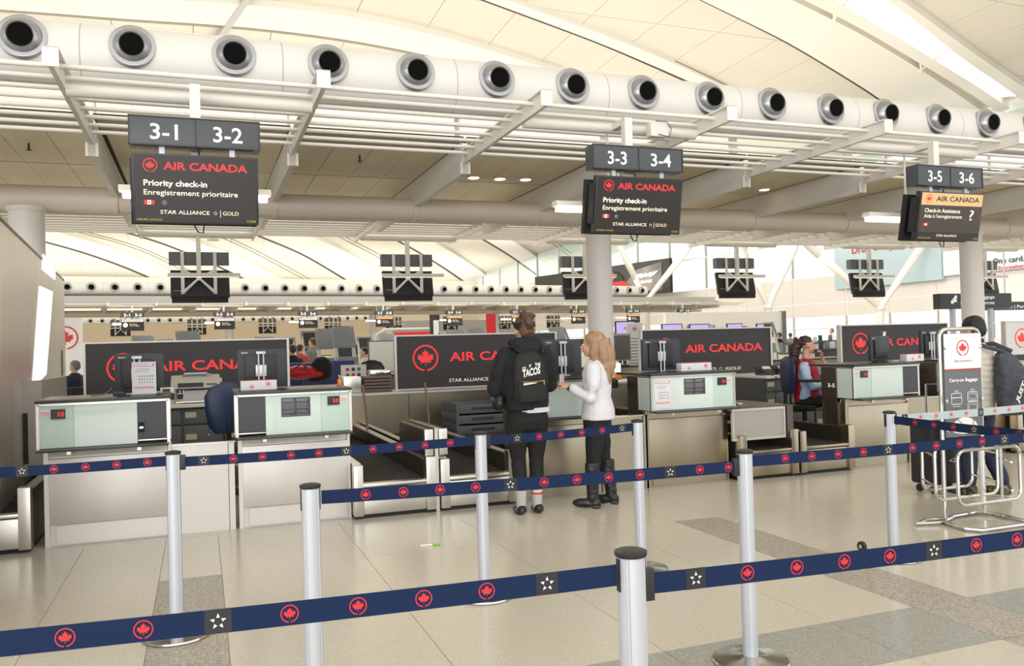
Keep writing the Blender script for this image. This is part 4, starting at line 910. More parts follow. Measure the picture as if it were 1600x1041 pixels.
h2 = hoop(5.33, 5.99, 4.95, .18, .60); hoop(5.57, 6.12, 5.3, .18, .56); 
for (x, y, x2, y2, z) in ((5.34, 4.95, 5.57, 5.3, .52), (5.34, 4.95, 5.57, 5.3, .28), (5.99, 4.95, 6.12, 5.3, .5), (5.99, 4.95, 6.12, 5.3, .27), (5.45, 4.95, 5.68, 5.3, .18), (5.9, 4.75, 6.3, 5.35, .24), (5.9, 4.75, 6.3, 5.35, .46)): T1('side_rail', 'chrome', t, [(x, y, z), (x2, y2, z)], .009, 8, world=True)
T1('upright', 'chrome', t, [(5.44, 4.97, .03), (5.44, 4.97, 1.47)], .016, 12, world=True); T1('upright', 'chrome', t, [(5.86, 4.97, .03), (5.86, 4.97, 1.47)], .016, 12, world=True)
P = [(5.44, 4.97, 1.3)]
for k in range(7): a = pi-k*pi/12; P.append((5.51+.07*math.cos(a), 4.97, 1.44+.07*math.sin(a)))
for k in range(7): a = pi/2-k*pi/12; P.append((5.79+.07*math.cos(a), 4.97, 1.44+.07*math.sin(a)))
P.append((5.86, 4.97, 1.3)); T1('top_bow', 'chrome', t, P, .017, 10, world=True)
T1('foot_tube', 'chrome', t, [(5.44, 4.99, .02), (5.3, 5.02, .02), (5.14, 4.95, .02), (5.3, 4.9, .02), (5.55, 5.0, .02)], .015, 8, world=True)
T1('foot_tube', 'chrome', t, [(5.55, 5.02, .02), (5.85, 5.05, .02), (5.93, 4.95, .02), (5.9, 4.66, .02), (5.84, 4.58, .02), (5.36, 4.58, .02), (5.3, 4.66, .02), (5.34, 4.86, .02), (5.44, 4.98, .02)], .015, 8, world=True)
sg = B('sign_panel', 'plastic_grey', t, (5.455, 5.845, 4.945, 4.96, .66, 1.475), world=True)
B('white_header', 'white_print', sg, (5.457, 5.843, 4.942, 4.945, 1.195, 1.473), world=True); B('red_rule', 'red', sg, (5.457, 5.843, 4.9405, 4.944, 1.188, 1.196), world=True)
mb = MB(); logo(mb, (5.65, 4.940, 1.36), .063); mb.build('leaf_mark', 'red', sg, world=True)
mb = MB(); text(mb, 'AIR CANADA', (5.555, 4.940, 1.25), .19, .014); mb.build('name_lettering', 'dark_text', sg, world=True)
mb = MB(); text(mb, 'Carry-on Baggage', (5.5, 4.942, 1.095), .3, .026, bold=.03)
def rect(mb, x0, x1, z0, z1, y, w=.005):
    for q in ((x0, x1, z0, z0+w), (x0, x1, z1-w, z1), (x0, x0+w, z0, z1), (x1-w, x1, z0, z1)): mb.add([(q[0], y, q[2]), (q[1], y, q[2]), (q[1], y, q[3]), (q[0], y, q[3])], [(0, 1, 2, 3)], False)
rect(mb, 5.515, 5.625, .915, 1.005, 4.942); rect(mb, 5.55, 5.59, 1.003, 1.025, 4.942); lines(mb, 5.52, 5.62, 4.942, .965, .972, 1, 0, .8)
rect(mb, 5.685, 5.795, .83, .93, 4.942); rect(mb, 5.685, 5.795, .935, 1.01, 4.942); rect(mb, 5.72, 5.76, 1.008, 1.03, 4.942); rect(mb, 5.70, 5.78, .85, .91, 4.942, .003); rect(mb, 5.70, 5.78, .95, .995, 4.942, .003)
lines(mb, 5.53, 5.61, 4.942, .895, .905, 1, 0); lines(mb, 5.70, 5.78, 4.942, .81, .82, 1, 0)
mb.add([(5.65+.14*math.cos(a/24*2*pi), 4.943, .72+.0+ (.09 if math.sin(a/24*2*pi) > 0 else .04)*math.sin(a/24*2*pi)) for a in range(24)], [tuple(range(24))], False); mb.build('white_pictograms', 'white_print', sg, world=True)
mb = MB(); lines(mb, 5.53, 5.77, 4.9405, .738, .744, 1, 0, .8); T_ = [(5.565, 4.94, .89), (5.57, 4.94, .8), (5.62, 4.94, .765)]; mb.tube(T_, .0018, 6); mb.tube([(5.74, 4.94, .8), (5.74, 4.94, .69)], .0018, 6); lines(mb, 5.57, 5.62, 4.9405, .69, .7, 2, .2); mb.build('dark_pictograms', 'dark_text', sg, world=True)
for x in (5.455, 5.83): 
    for z in (1.35, .93, .7): MB().box(x, x+.02, 4.935, 4.945, z, z+.03, .003).build('panel_clip', 'chrome', t, world=True)
# ================================================================== PEOPLE
def remesh(mbs, vox, name, m, parent, amp=0.0, fs=9., smooth=3, fold=None):
    o = mbs.build(name+'_raw', m, None); md = o.modifiers.new('r', 'REMESH'); md.mode = 'VOXEL'; md.voxel_size = vox; md.use_smooth_shade = True
    s = o.modifiers.new('s', 'SMOOTH'); s.iterations = smooth; s.factor = .5
    dg = bpy.context.evaluated_depsgraph_get(); dg.update(); me = bpy.data.meshes.new_from_object(o.evaluated_get(dg)); bpy.data.objects.remove(o)
    me.name = name; me.materials.clear(); me.materials.append(M[m])
    if amp:
        ns = [v.normal.copy() for v in me.vertices]; sd = random.random()*50
        for v, nn_ in zip(me.vertices, ns):
            c = v.co; a = noise.noise(Vector((c.x*fs+sd, c.y*fs, c.z*fs*1.5)))+.5*noise.noise(Vector((c.x*fs*2.1, c.y*fs*2.1+sd, c.z*fs*3.4)))
            v.co = c+nn_*amp*a
    me.polygons.foreach_set('use_smooth', [True]*len(me.polygons)); me.update()
    r = bpy.data.objects.new(name, me); COL.objects.link(r); r.parent = parent; return r
def cap(mb, pts, rs, n=14):
    """tapered limb through points with rounded joints"""
    pts = [Vector(p) for p in pts]; mb.tube(pts, rs, n)
    for p, r in zip(pts, rs): mb.ell(p, r, r, r, 12, 8)
def hand(mb, wrist, d, palm, s=1.0, curl=.5, thumb=1):
    """wrist point, finger direction d, palm normal, thumb side sign"""
    d = Vector(d).normalized(); n = Vector(palm).normalized(); n = (n-d*n.dot(d)).normalized(); sd = d.cross(n)*thumb; w = Vector(wrist)
    for k in range(4):
        o = (k-1.5)*.019*s; mb.tube([w+sd*o*.6, w+sd*o+d*.085*s], [.014*s, .0115*s], 8)
    for k in range(4):
        o = (1.5-k)*.0205*s; L = (.072, .08, .074, .058)[k]*s; b = w+sd*o+d*.082*s; P = [b]; dd = d.copy()
        for j in range(3):
            ang = curl*(.45+.3*j); dd = (d*math.cos(curl*.5+ang*j*.7)+n*math.sin(curl*.5+ang*j*.7)).normalized(); P.append(P[-1]+dd*L*(.42, .33, .25)[j])
        cap(mb, P, [.0098*s, .009*s, .0082*s, .0068*s], 8)
    b = w+sd*.026*s+d*.02*s; cap(mb, [b, b+(d*.6+sd*.7+n*.25).normalized()*.04*s, b+(d*.6+sd*.7+n*.25).normalized()*.04*s+(d*.85+sd*.25+n*.4).normalized()*.034*s], [.013*s, .0115*s, .009*s], 8)
def head(mb, c, s=1.0, f=(0, 1, 0)):
    """skull, jaw, nose, ears; f is the facing direction (level)"""
    c = Vector(c); f = Vector(f).normalized(); r = Vector((f.y, -f.x, 0)); R = Matrix((r, f, Vector((0, 0, 1)))).transposed().to_euler()
    q = lambda x, y, z: c+r*x*s+f*y*s+Vector((0, 0, z*s))
    mb.ell(q(0, -.008, .03), .076*s, .094*s, .088*s, 20, 14, R); mb.ell(q(0, .018, -.035), .06*s, .07*s, .075*s, 16, 12, R); mb.ell(q(0, .05, -.085), .032*s, .03*s, .026*s, 12, 8, R)
    mb.tube([q(0, .082, .02), q(0, .108, -.022), q(0, .092, -.036)], [.009*s, .0145*s, .011*s], 10); mb.ell(q(0, .083, -.058), .024*s, .014*s, .009*s, 10, 8, R)
    for sx in (-1, 1): mb.ell(q(sx*.077, -.005, -.008), .01*s, .02*s, .032*s, 10, 8, R); mb.ell(q(sx*.032, .062, -.02), .02*s, .022*s, .022*s, 10, 8, R)
    return q
def face_bits(t, q, s=1.0):
    for sx in (-1, 1):
        MB().ell(q(sx*.032, .078, .008), .011*s, .011*s, .0075*s, 10, 8).build('eye', 'white_print', t); MB().ell(q(sx*.032, .087, .008), .005*s, .005*s, .005*s, 8, 6).build('iris', 'dark_hole', t)
        MB().tube([q(sx*.018, .090, .030), q(sx*.034, .088, .034), q(sx*.05, .080, .029)], [.003*s, .0035*s, .002*s], 6).build('eyebrow', 'hair_dark', t)
    MB().tube([q(-.022, .088, -.058), q(0, .097, -.057), q(.022, .088, -.058)], [.003*s, .0055*s, .003*s], 6).build('lips', 'lip', t)
def torso_rings(L, infl=1.0): return [(x, y, z, rx*infl, ry*infl) for x, y, z, rx, ry in L]
# ---------- woman in black hooded sweatshirt with backpack
x, y = 2.67, 6.84; W1 = thing('person', 'person in a black hooded sweatshirt and leggings with a black backpack, seen from behind', 'person', (x, y, 0), -.05)
b = MB(); q = head(b, (0, .02, 1.60), .98); 
b.rings([(0, 0, .86, .17, .12), (0, 0, 1.0, .15, .11), (0, 0, 1.1, .135, .10), (0, 0, 1.25, .155, .11), (0, 0, 1.36, .165, .105), (0, 0, 1.43, .11, .07), (0, .005, 1.47, .056, .056), (0, .01, 1.56, .052, .054)])
for s in (-1, 1):
    cap(b, [(s*.085, 0, .86), (s*.085, .01, .48), (s*.075, -.01, .1)], [.09, .058, .036]); cap(b, [(s*.085, -.01, .055), (s*.085, .05, .04)], [.025, .02])
for P, dd in (((( -.18, 0, 1.37), (-.215, .03, 1.10), (-.14, .24, 1.08)), (.4, .9, 0)), (((.18, 0, 1.37), (.22, .06, 1.12), (.17, .26, 1.14)), (-.1, 1, .2))):
    cap(b, P, [.05, .04, .028]); hand(b, P[2], dd, (0, 0, -1), 1, .6, 1 if P[0][0] < 0 else -1)
remesh(b, .0075, 'body', 'skin2', W1); face_bits(W1, q)
b = MB(); b.rings([(0, -.01, .905, .2, .145), (0, -.01, .97, .205, .15), (0, -.005, 1.08, .2, .145), (0, -.005, 1.2, .21, .145), (0, 0, 1.32, .215, .14), (0, 0, 1.40, .185, .12), (0, 0, 1.46, .12, .095), (0, 0, 1.50, .09, .085)])
for P in (((-.17, 0, 1.385), (-.245, .01, 1.22), (-.265, .04, 1.09), (-.17, .2, 1.07)), ((.17, 0, 1.385), (.235, .02, 1.25), (.255, .07, 1.12), (.19, .22, 1.13))): cap(b, P, [.085, .082, .072, .05])
remesh(b, .012, 'sweatshirt', 'cloth_black', W1, .012, 8)
b = MB(); b.ell((0, -.06, 1.475), .15, .09, .045); b.ell((0, -.10, 1.44), .125, .06, .06); b.tube([(-.12, .02, 1.50), (-.1, -.07, 1.51), (0, -.1, 1.52), (.1, -.07, 1.51), (.12, .02, 1.50)], .035, 10); remesh(b, .01, 'hood', 'cloth_black', W1, .008, 14)
b = MB(); b.box(-.2, -.05, -.17, -.05, .9, .92) if False else None
b.rings([(.03, -.01, .888, .18, .14), (.03, -.01, .93, .18, .14)]); b.build('shirt_hem', 'cloth_white', W1)
b = MB(); b.rings([(0, 0, .74, .195, .145), (0, -.01, .82, .2, .155), (0, 0, .93, .175, .13)])
for s in (-1, 1): cap(b, [(s*.095, -.005, .80), (s*.09, 0, .62), (s*.083, .01, .47), (s*.078, -.005, .32), (s*.072, -.01, .2)], [.108, .088, .066, .066, .052])
remesh(b, .011, 'leggings', 'cloth_leggings', W1, .004, 12)
for s in (-1, 1):
    so = MB().rings([(s*.075, -.01, .055, .04, .045), (s*.074, -.012, .12, .045, .05), (s*.073, -.012, .21, .05, .054)], 18).build('sock', 'sock', W1)
    if s == 1: MB().rings([(.0735, -.012, .168, .0505, .0545), (.0735, -.012, .183, .0515, .0555)], 18, False).build('red_stripe', 'red', so); MB().rings([(.0735, -.012, .19, .0505, .0545), (.0735, -.012, .198, .0515, .0555)], 18, False).build('white_stripe', 'white_print', so)
    b = MB(); b.ell((s*.085, .03, .03), .045, .125, .03); b.ell((s*.078, -.04, .045), .042, .05, .04); remesh(b, .008, 'shoe', 'leather', W1)
b = MB(); b.rings([(0, 0, 0, .13, .06), (0, 0, .05, .15, .075), (0, 0, .2, .15, .08), (0, 0, .35, .135, .07), (0, 0, .42, .1, .05), (0, 0, .45, .05, .02)], 28)
bp = MB(); 
b.T = Matrix.Identity(4); b2 = MB(); b2.rings([(-.03, -.205, .985, .12, .05), (-.03, -.205, 1.02, .145, .065), (-.03, -.2, 1.18, .15, .07), (-.03, -.19, 1.32, .135, .06), (-.03, -.175, 1.40, .1, .045), (-.03, -.17, 1.43, .05, .02)], 28); BP = remesh(b2, .009, 'backpack', 'cloth_backpack', W1, .004, 10)
b2 = MB(); b2.rings([(-.03, -.245, 1.0, .11, .04), (-.03, -.25, 1.08, .13, .05), (-.03, -.245, 1.17, .125, .04)], 24); b2.build('front_pocket', 'cloth_backpack', BP)
MB().tube([(-.12, -.29, 1.165), (-.05, -.298, 1.163), (.02, -.297, 1.166), (.07, -.286, 1.172)], .0045, 8).build('zip', 'brass', BP); MB().tube([(-.115, -.294, 1.145), (-.06, -.303, 1.15), (0, -.3, 1.155)], [.009, .007, .003], 8).build('zip_lining', 'white_print', BP); MB().tube([(.07, -.288, 1.17), (.07, -.29, 1.135)], .004, 6).build('zip_pull', 'brass', BP)
mb = MB(); mb.T = Matrix.Translation((-.035, -.285, 0)); text(mb, 'TACOS', (-.085, 0, 1.205), .16, .062, ux=(1, 0, .18), bold=.035); text(mb, 'THE', (.03, .006, 1.295), .05, .028, ux=(1, 0, .03), bold=.03); text(mb, 'W', (-.025, .004, 1.283), .022, .028, ux=(1, 0, .25), bold=.02); text(mb, 'OW', (-.085, .004, 1.27), .035, .022, ux=(1, 0, .1), bold=.02); mb.build('backpack_lettering', 'white_print', BP)
for s in (-1, 1): MB().tube([(s*.09, -.2, 1.4), (s*.13, -.12, 1.46), (s*.13, .03, 1.465), (s*.15, .12, 1.36), (s*.16, .12, 1.15), (s*.14, -.1, 1.05)], .014, 8).build('shoulder_strap', 'cloth_backpack', BP)
b = MB(); b.ell((0, -.015, 1.655), .088, .098, .085, 18, 12); b.ell((0, -.08, 1.60), .07, .04, .075); b.ell((0, -.085, 1.70), .05, .04, .05); b.ell((.045, -.06, 1.73), .045, .04, .035); b.ell((-.015, -.05, 1.745), .04, .045, .03); b.tube([(.0, -.11, 1.72), (.012, -.125, 1.66), (.02, -.11, 1.58)], [.035, .04, .015], 10)
remesh(b, .009, 'hair', 'hair_brown', W1, .009, 22, 1)
b = MB(); b.tube([(0, -.012, 1.635), (0, -.012, 1.672)], .097, 24); vz = MB(); vz.T = Matrix.Translation((0, .0, 1.665)); vz.poly([(.075*math.cos(a/10*pi), .075+.085*math.sin(a/10*pi), 0) for a in range(11)], (0, 0, .006)); hb = b.build('visor_band', 'cloth_black', W1); vz.build('visor_brim', 'cloth_black', hb)
b = MB(); b.ell((-.255, .0, .98), .055, .09, .07); b.ell((-.245, 0, 1.02), .045, .08, .04); pu = remesh(b, .008, 'handbag', 'leather', W1); MB().tube([(-.25, .08, 1.03), (-.26, .03, 1.15), (-.22, .0, 1.3), (-.1, .0, 1.48)], .007, 6).build('bag_strap', 'leather', pu)
MB().rings([(-.245, .08, 1.0, .05, .05), (-.25, .1, 1.1, .055, .05)], 14).build('cardigan_cuff', 'cloth_grey', W1)
# ---------- blond woman in white shirt, turned to the left
x, y = 3.36, 6.84; W2 = thing('person', 'blond person in a white shirt, black trousers and tall black boots, holding papers', 'person', (x, y, 0), .95)
b = MB(); q = head(b, (0, .03, 1.455), .94, (0, 1, 0))
b.rings([(0, 0, .76, .16, .11), (0, 0, .9, .145, .105), (0, 0, 1.0, .13, .095), (0, 0, 1.12, .145, .10), (0, 0, 1.22, .15, .095), (0, 0, 1.29, .11, .07), (0, .005, 1.33, .05, .05), (0, .015, 1.42, .047, .05)])
for s, ps in ((-1, ((-.085, 0, .78), (-.1, .03, .42), (-.12, .05, .1))), (1, ((.085, 0, .78), (.09, -.03, .42), (.1, -.1, .1)))): cap(b, ps, [.085, .055, .036]); cap(b, [Vector(ps[2])-Vector((0, .01, .04)), Vector(ps[2])+Vector((0, .05, -.06))], [.025, .02])
for P, dd, th in (((( -.165, 0, 1.24), (-.2, .0, 1.0), (-.16, .23, 1.09)), (.15, .9, .35), 1), (((.165, 0, 1.24), (.19, .03, 1.0), (.08, .24, 1.08)), (-.2, .9, .3), -1)):
    cap(b, P, [.045, .036, .026]); hand(b, P[2], dd, (.3, .2, -1), .92, .7, th)
remesh(b, .0075, 'body', 'skin', W2); face_bits(W2, q, .94)
b = MB(); b.rings([(0, -.01, .785, .2, .155), (0, -.01, .86, .19, .15), (0, -.005, .98, .165, .13), (0, -.005, 1.1, .172, .13), (0, 0, 1.2, .178, .125), (0, 0, 1.28, .135, .1), (0, .0, 1.33, .075, .075)])
for P in (((-.15, 0, 1.24), (-.215, -.01, 1.1), (-.22, .02, .99), (-.165, .19, 1.07)), ((.15, 0, 1.24), (.205, .0, 1.1), (.205, .05, .99), (.1, .2, 1.06))): cap(b, P, [.07, .062, .056, .042])
remesh(b, .011, 'shirt', 'cloth_white', W2, .007, 9)
b = MB(); b.rings([(0, 0, .70, .175, .13), (0, 0, .88, .165, .125)])
for s, ps in ((-1, ((-.085, 0, .74), (-.095, .02, .55), (-.1, .03, .4), (-.11, .04, .3))), (1, ((.085, 0, .74), (.09, -.02, .55), (.09, -.03, .4), (.095, -.05, .3)))): cap(b, ps, [.095, .082, .066, .058])
remesh(b, .011, 'trousers', 'cloth_leggings', W2, .005, 12)
for s, (ax, ay) in ((-1, (-.12, .05)), (1, (.1, -.08))):
    b = MB(); b.rings([(ax, ay-.01, .07, .045, .052), (ax, ay-.01, .14, .048, .055), (ax*.97, ay*.85, .3, .062, .065), (ax*.93, ay*.75, .41, .066, .068)], 18); b.ell((ax, ay+.07, .045), .046, .115, .042); b.ell((ax, ay-.03, .05), .044, .055, .05); bo = remesh(b, .009, 'boot', 'leather', W2, .004, 20); MB().box(ax-.04, ax+.04, ay-.075, ay-.015, 0, .03, .006).build('heel', 'leather', bo)
b = MB(); b.ell((0, .0, 1.50), .088, .102, .088, 18, 12); b.tube([(0, -.05, 1.5), (0, -.085, 1.38), (0, -.1, 1.25), (.0, -.11, 1.1)], [.088, .095, .085, .02], 16); b.tube([(.05, -.02, 1.48), (.08, -.03, 1.36), (.08, -.06, 1.22)], [.05, .045, .015], 10); b.tube([(-.05, -.02, 1.48), (-.075, .01, 1.38), (-.07, .0, 1.26)], [.05, .035, .012], 10); b.tube([(.0, .045, 1.55), (-.06, .05, 1.48)], [.035, .02], 8)
for k in range(7): b.tube([(-.06+.02*k, -.11, 1.3), (-.07+.024*k, -.13, 1.12-.02*(k % 3))], [.018, .006], 6)
remesh(b, .008, 'hair', 'hair_blond', W2, .004, 14, 2)
B('papers', 'paper', W2, (-.14, .02, .30, .31, 1.08, 1.2)); T1('wristband', 'leather', W2, [(-.165, .205, 1.075), (-.162, .222, 1.085)], .031, 14)
# ---------- man in pale puffer jacket with backpack
x, y = 6.55, 5.6; W3 = thing('person', 'dark haired person in a pale quilted jacket with a grey backpack, facing away', 'person', (x, y, 0), .2)
b = MB(); q = head(b, (0, .02, 1.50), .95)
b.rings([(0, 0, .8, .16, .12), (0, 0, .95, .15, .11), (0, 0, 1.15, .165, .11), (0, 0, 1.28, .17, .10), (0, 0, 1.34, .11, .07), (0, .005, 1.38, .055, .055), (0, .01, 1.46, .053, .055)])
for s, ps in ((-1, ((-.09, 0, .8), (-.1, .03, .45), (-.12, .03, .09))), (1, ((.09, 0, .8), (.11, .0, .45), (.12, -.14, .1)))): cap(b, ps, [.09, .058, .038]); cap(b, [Vector(ps[2])-Vector((0, .02, .05)), Vector(ps[2])+Vector((0, .05, -.05))], [.025, .02])
for s in (-1, 1): P = ((s*.18, 0, 1.27), (s*.22, .03, 1.02), (s*.13, .2, .95)); cap(b, P, [.05, .04, .028]); hand(b, P[2], (-s*.4, .6, -.1), (-s, 0, 0), .95, .9, s)
remesh(b, .009, 'body', 'skin', W3); face_bits(W3, q, .95)
b = MB(); z = .76; L = []
for k in range(12):
    z = .76+k*.052; tt = k/11; rx = .215-.01*abs(tt-.6)*4 if k < 10 else (.18, .12)[k-10]; L += [(0, 0, z, rx*.95, rx*.68), (0, 0, z+.013, rx*1.01, rx*.74), (0, 0, z+.038, rx*1.01, rx*.74)]
b.rings(L+[(0, 0, 1.385, .085, .08)], 28)
for s in (-1, 1): cap(b, ((s*.17, 0, 1.27), (s*.235, .01, 1.14), (s*.24, .03, 1.02), (s*.15, .17, .965)), [.085, .08, .072, .05])
remesh(b, .011, 'quilted_jacket', 'cloth_cream', W3, .007, 12, 1)
MB().rings([(0, 0, 1.36, .085, .08), (0, 0, 1.42, .075, .075)], 20).build('dark_collar', 'cloth_black', W3)
b = MB(); b.rings([(0, 0, .72, .17, .13), (0, 0, .84, .165, .125)])
for s, ps in ((-1, ((-.09, 0, .76), (-.1, .03, .45), (-.12, .02, .14))), (1, ((.09, 0, .76), (.11, -.01, .45), (.12, -.14, .15)))): cap(b, ps, [.1, .078, .062])
remesh(b, .012, 'jeans', 'cloth_navy', W3, .008, 12)
for ax, ay in ((-.12, .04), (.12, -.13)):
    b = MB(); b.ell((ax, ay+.05, .045), .05, .14, .045); b.ell((ax, ay-.03, .08), .045, .06, .05); sh = remesh(b, .01, 'shoe', 'shoe_camo', W3); MB().box(ax-.045, ax+.045, ay-.09, ay+.18, .0, .02, .008).build('sole', 'sock', sh)
b = MB(); b.ell((0, 0, 1.545), .085, .1, .085, 18, 12); b.ell((0, -.05, 1.50), .075, .055, .07); remesh(b, .009, 'hair', 'hair_black', W3, .006, 30, 1)
b2 = MB(); b2.rings([(.08, -.25, .74, .11, .07), (.08, -.27, .8, .15, .11), (.08, -.28, 1.0, .16, .13), (.08, -.26, 1.15, .15, .11), (.08, -.22, 1.27, .1, .06), (.08, -.2, 1.31, .04, .03)], 28); BP = remesh(b2, .011, 'backpack', 'backpack_grey', W3, .01, 9)
mb = MB(); text(mb, 'JUST DO', (-.08, -.405, .86), .36, .06, ux=(.5, -.08, .86), uz=(-.86, -.04, .5), bold=.03); mb.build('backpack_lettering', 'white_print', BP)
for s in (-1, 1): MB().tube([(.1+s*.06, -.24, 1.3), (s*.13, -.1, 1.37), (s*.14, .06, 1.36), (s*.16, .14, 1.22)], .02, 8).build('shoulder_strap', 'backpack_grey', BP)
t = thing('suitcase', 'black wheeled suitcase beside the man in the pale jacket', 'suitcase', (6.5, 5.95, 0)); MB().box(6.24, 6.72, 5.82, 6.08, .08, .66, .03).build('shell', 'plastic_black', t, world=True)
for dx in (6.3, 6.66):
    for dy in (5.87, 6.03): MB().tube([(dx-.012, dy, .035), (dx+.012, dy, .035)], .035, 14).build('wheel', 'plastic_black', t, world=True); MB().tube([(dx, dy, .04), (dx, dy, .085)], .012, 8).build('wheel_fork', 'chrome', t, world=True)
T1('handle', 'chrome', t, [(6.38, 6.0, .655), (6.38, 6.0, 1.0), (6.58, 6.0, 1.0), (6.58, 6.0, .655)], .01, 8, world=True); MB().ell((6.5, 5.815, .3), .06, .01, .02).build('maker_badge', 'chrome', t, world=True)
# ---------- seated agent
x, y = 7.45, 8.95; W4 = thing('person', 'seated person in light blue shirt, red waistcoat and scarf, hand raised to mouth', 'person', (x, y, 0), -2.35)
sz = .60; b = MB(); q = head(b, (0, .04, sz+.755), .95, (-.42, .9, 0)); tl = [(0, 0, sz+.0, .165, .12), (0, .0, sz+.15, .145, .105), (0, .01, sz+.3, .145, .10), (0, .01, sz+.45, .15, .095), (0, .01, sz+.53, .11, .07), (0, .015, sz+.58, .048, .05), (0, .025, sz+.7, .045, .048)]
b.rings(tl)
for s in (-1, 1): cap(b, [(s*.09, 0, sz+.03), (s*.11, .4, sz+.04), (s*.11, .42, sz-.38)], [.08, .058, .036]); cap(b, [(s*.11, .4, sz-.42), (s*.11, .52, sz-.44)], [.034, .028])
for P, dd, pl, th, cu in ((((.16, .0, sz+.47), (.2, .1, sz+.25), (.06, .3, sz+.24)), (-.5, .8, 0), (0, 0, -1), -1, .5), (((-.16, .0, sz+.47), (-.19, .26, sz+.36), (-.05, .21, sz+.6)), (.4, -.1, .9), (.6, -.7, 0), 1, 1.2)):
    cap(b, P, [.044, .036, .026]); hand(b, P[2], dd, pl, .9, cu, th)
remesh(b, .0075, 'body', 'skin', W4); face_bits(W4, q, .92)
b = MB(); b.rings([(0, -.005, sz+.05, .175, .135), (0, 0, sz+.2, .16, .125), (0, 0, sz+.35, .165, .12), (0, .0, sz+.46, .168, .115), (0, .01, sz+.53, .125, .09), (0, .01, sz+.57, .07, .07)])
for P in (((.155, 0, sz+.46), (.215, .04, sz+.33), (.215, .1, sz+.23), (.11, .26, sz+.24)), ((-.15, 0, sz+.46), (-.19, .15, sz+.4), (-.19, .26, sz+.35), (-.11, .225, sz+.5))): cap(b, P, [.068, .06, .055, .04])
remesh(b, .011, 'shirt', 'cloth_shirt', W4, .008, 10)
for s in (-1, 1):
    pts = [(s*.10, .09, sz+.0), (s*.10, .11, sz+.15), (s*.10, .12, sz+.3), (s*.09, .115, sz+.42), (s*.08, .06, sz+.55), (s*.09, -.02, sz+.57)]
    b = MB(); b.tube(pts, [.055, .055, .055, .05, .035, .03], 14); remesh(b, .01, 'waistcoat_front', 'cloth_red', W4)
b = MB(); b.rings([(0, -.055, sz+.02, .155, .1), (0, -.05, sz+.3, .145, .095), (0, -.04, sz+.48, .13, .09), (0, -.03, sz+.56, .09, .06)]); remesh(b, .011, 'waistcoat_back', 'cloth_red', W4)
b = MB(); b.tube([(.02, .1, sz+.55), (.035, .135, sz+.45), (.02, .155, sz+.33), (.06, .15, sz+.25)], [.025, .03, .03, .035], 10); b.tube([(-.06, .06, sz+.57), (0, .085, sz+.55), (.06, .06, sz+.57)], .02, 8); remesh(b, .008, 'scarf', 'cloth_scarf', W4)
b = MB(); b.rings([(0, 0, sz-.05, .18, .15), (0, 0, sz+.08, .165, .13)]); 
for s in (-1, 1): cap(b, [(s*.09, .02, sz+.02), (s*.11, .4, sz+.03), (s*.11, .42, sz-.36)], [.095, .072, .05])
remesh(b, .012, 'trousers', 'cloth_leggings', W4, .004)
for s in (-1, 1): b = MB(); b.ell((s*.11, .46, sz-.455), .04, .1, .035); remesh(b, .01, 'shoe', 'leather', W4)
b = MB(); b.ell((0, .01, sz+.80), .083, .098, .085, 18, 12); b.ell((0, -.07, sz+.82), .03, .03, .03); b.tube([(0, -.05, sz+.82), (0, -.12, sz+.72), (0, -.14, sz+.55), (.0, -.16, sz+.38)], [.06, .07, .065, .02], 14)
remesh(b, .008, 'hair', 'hair_dark', W4, .01, 22, 1)
t = thing('keyboard_arm', 'dark keyboard tray before the seated agent', 'keyboard', (7.33, 8.43, .0)); MB().box(7.02, 7.4, 8.38, 8.6, .905, .935, .01).build('keyboard', 'plastic_black', t, world=True); B('tray_support', 'plastic_dark', t, (7.3, 7.36, 8.4, 8.46, 0, .905), world=True)
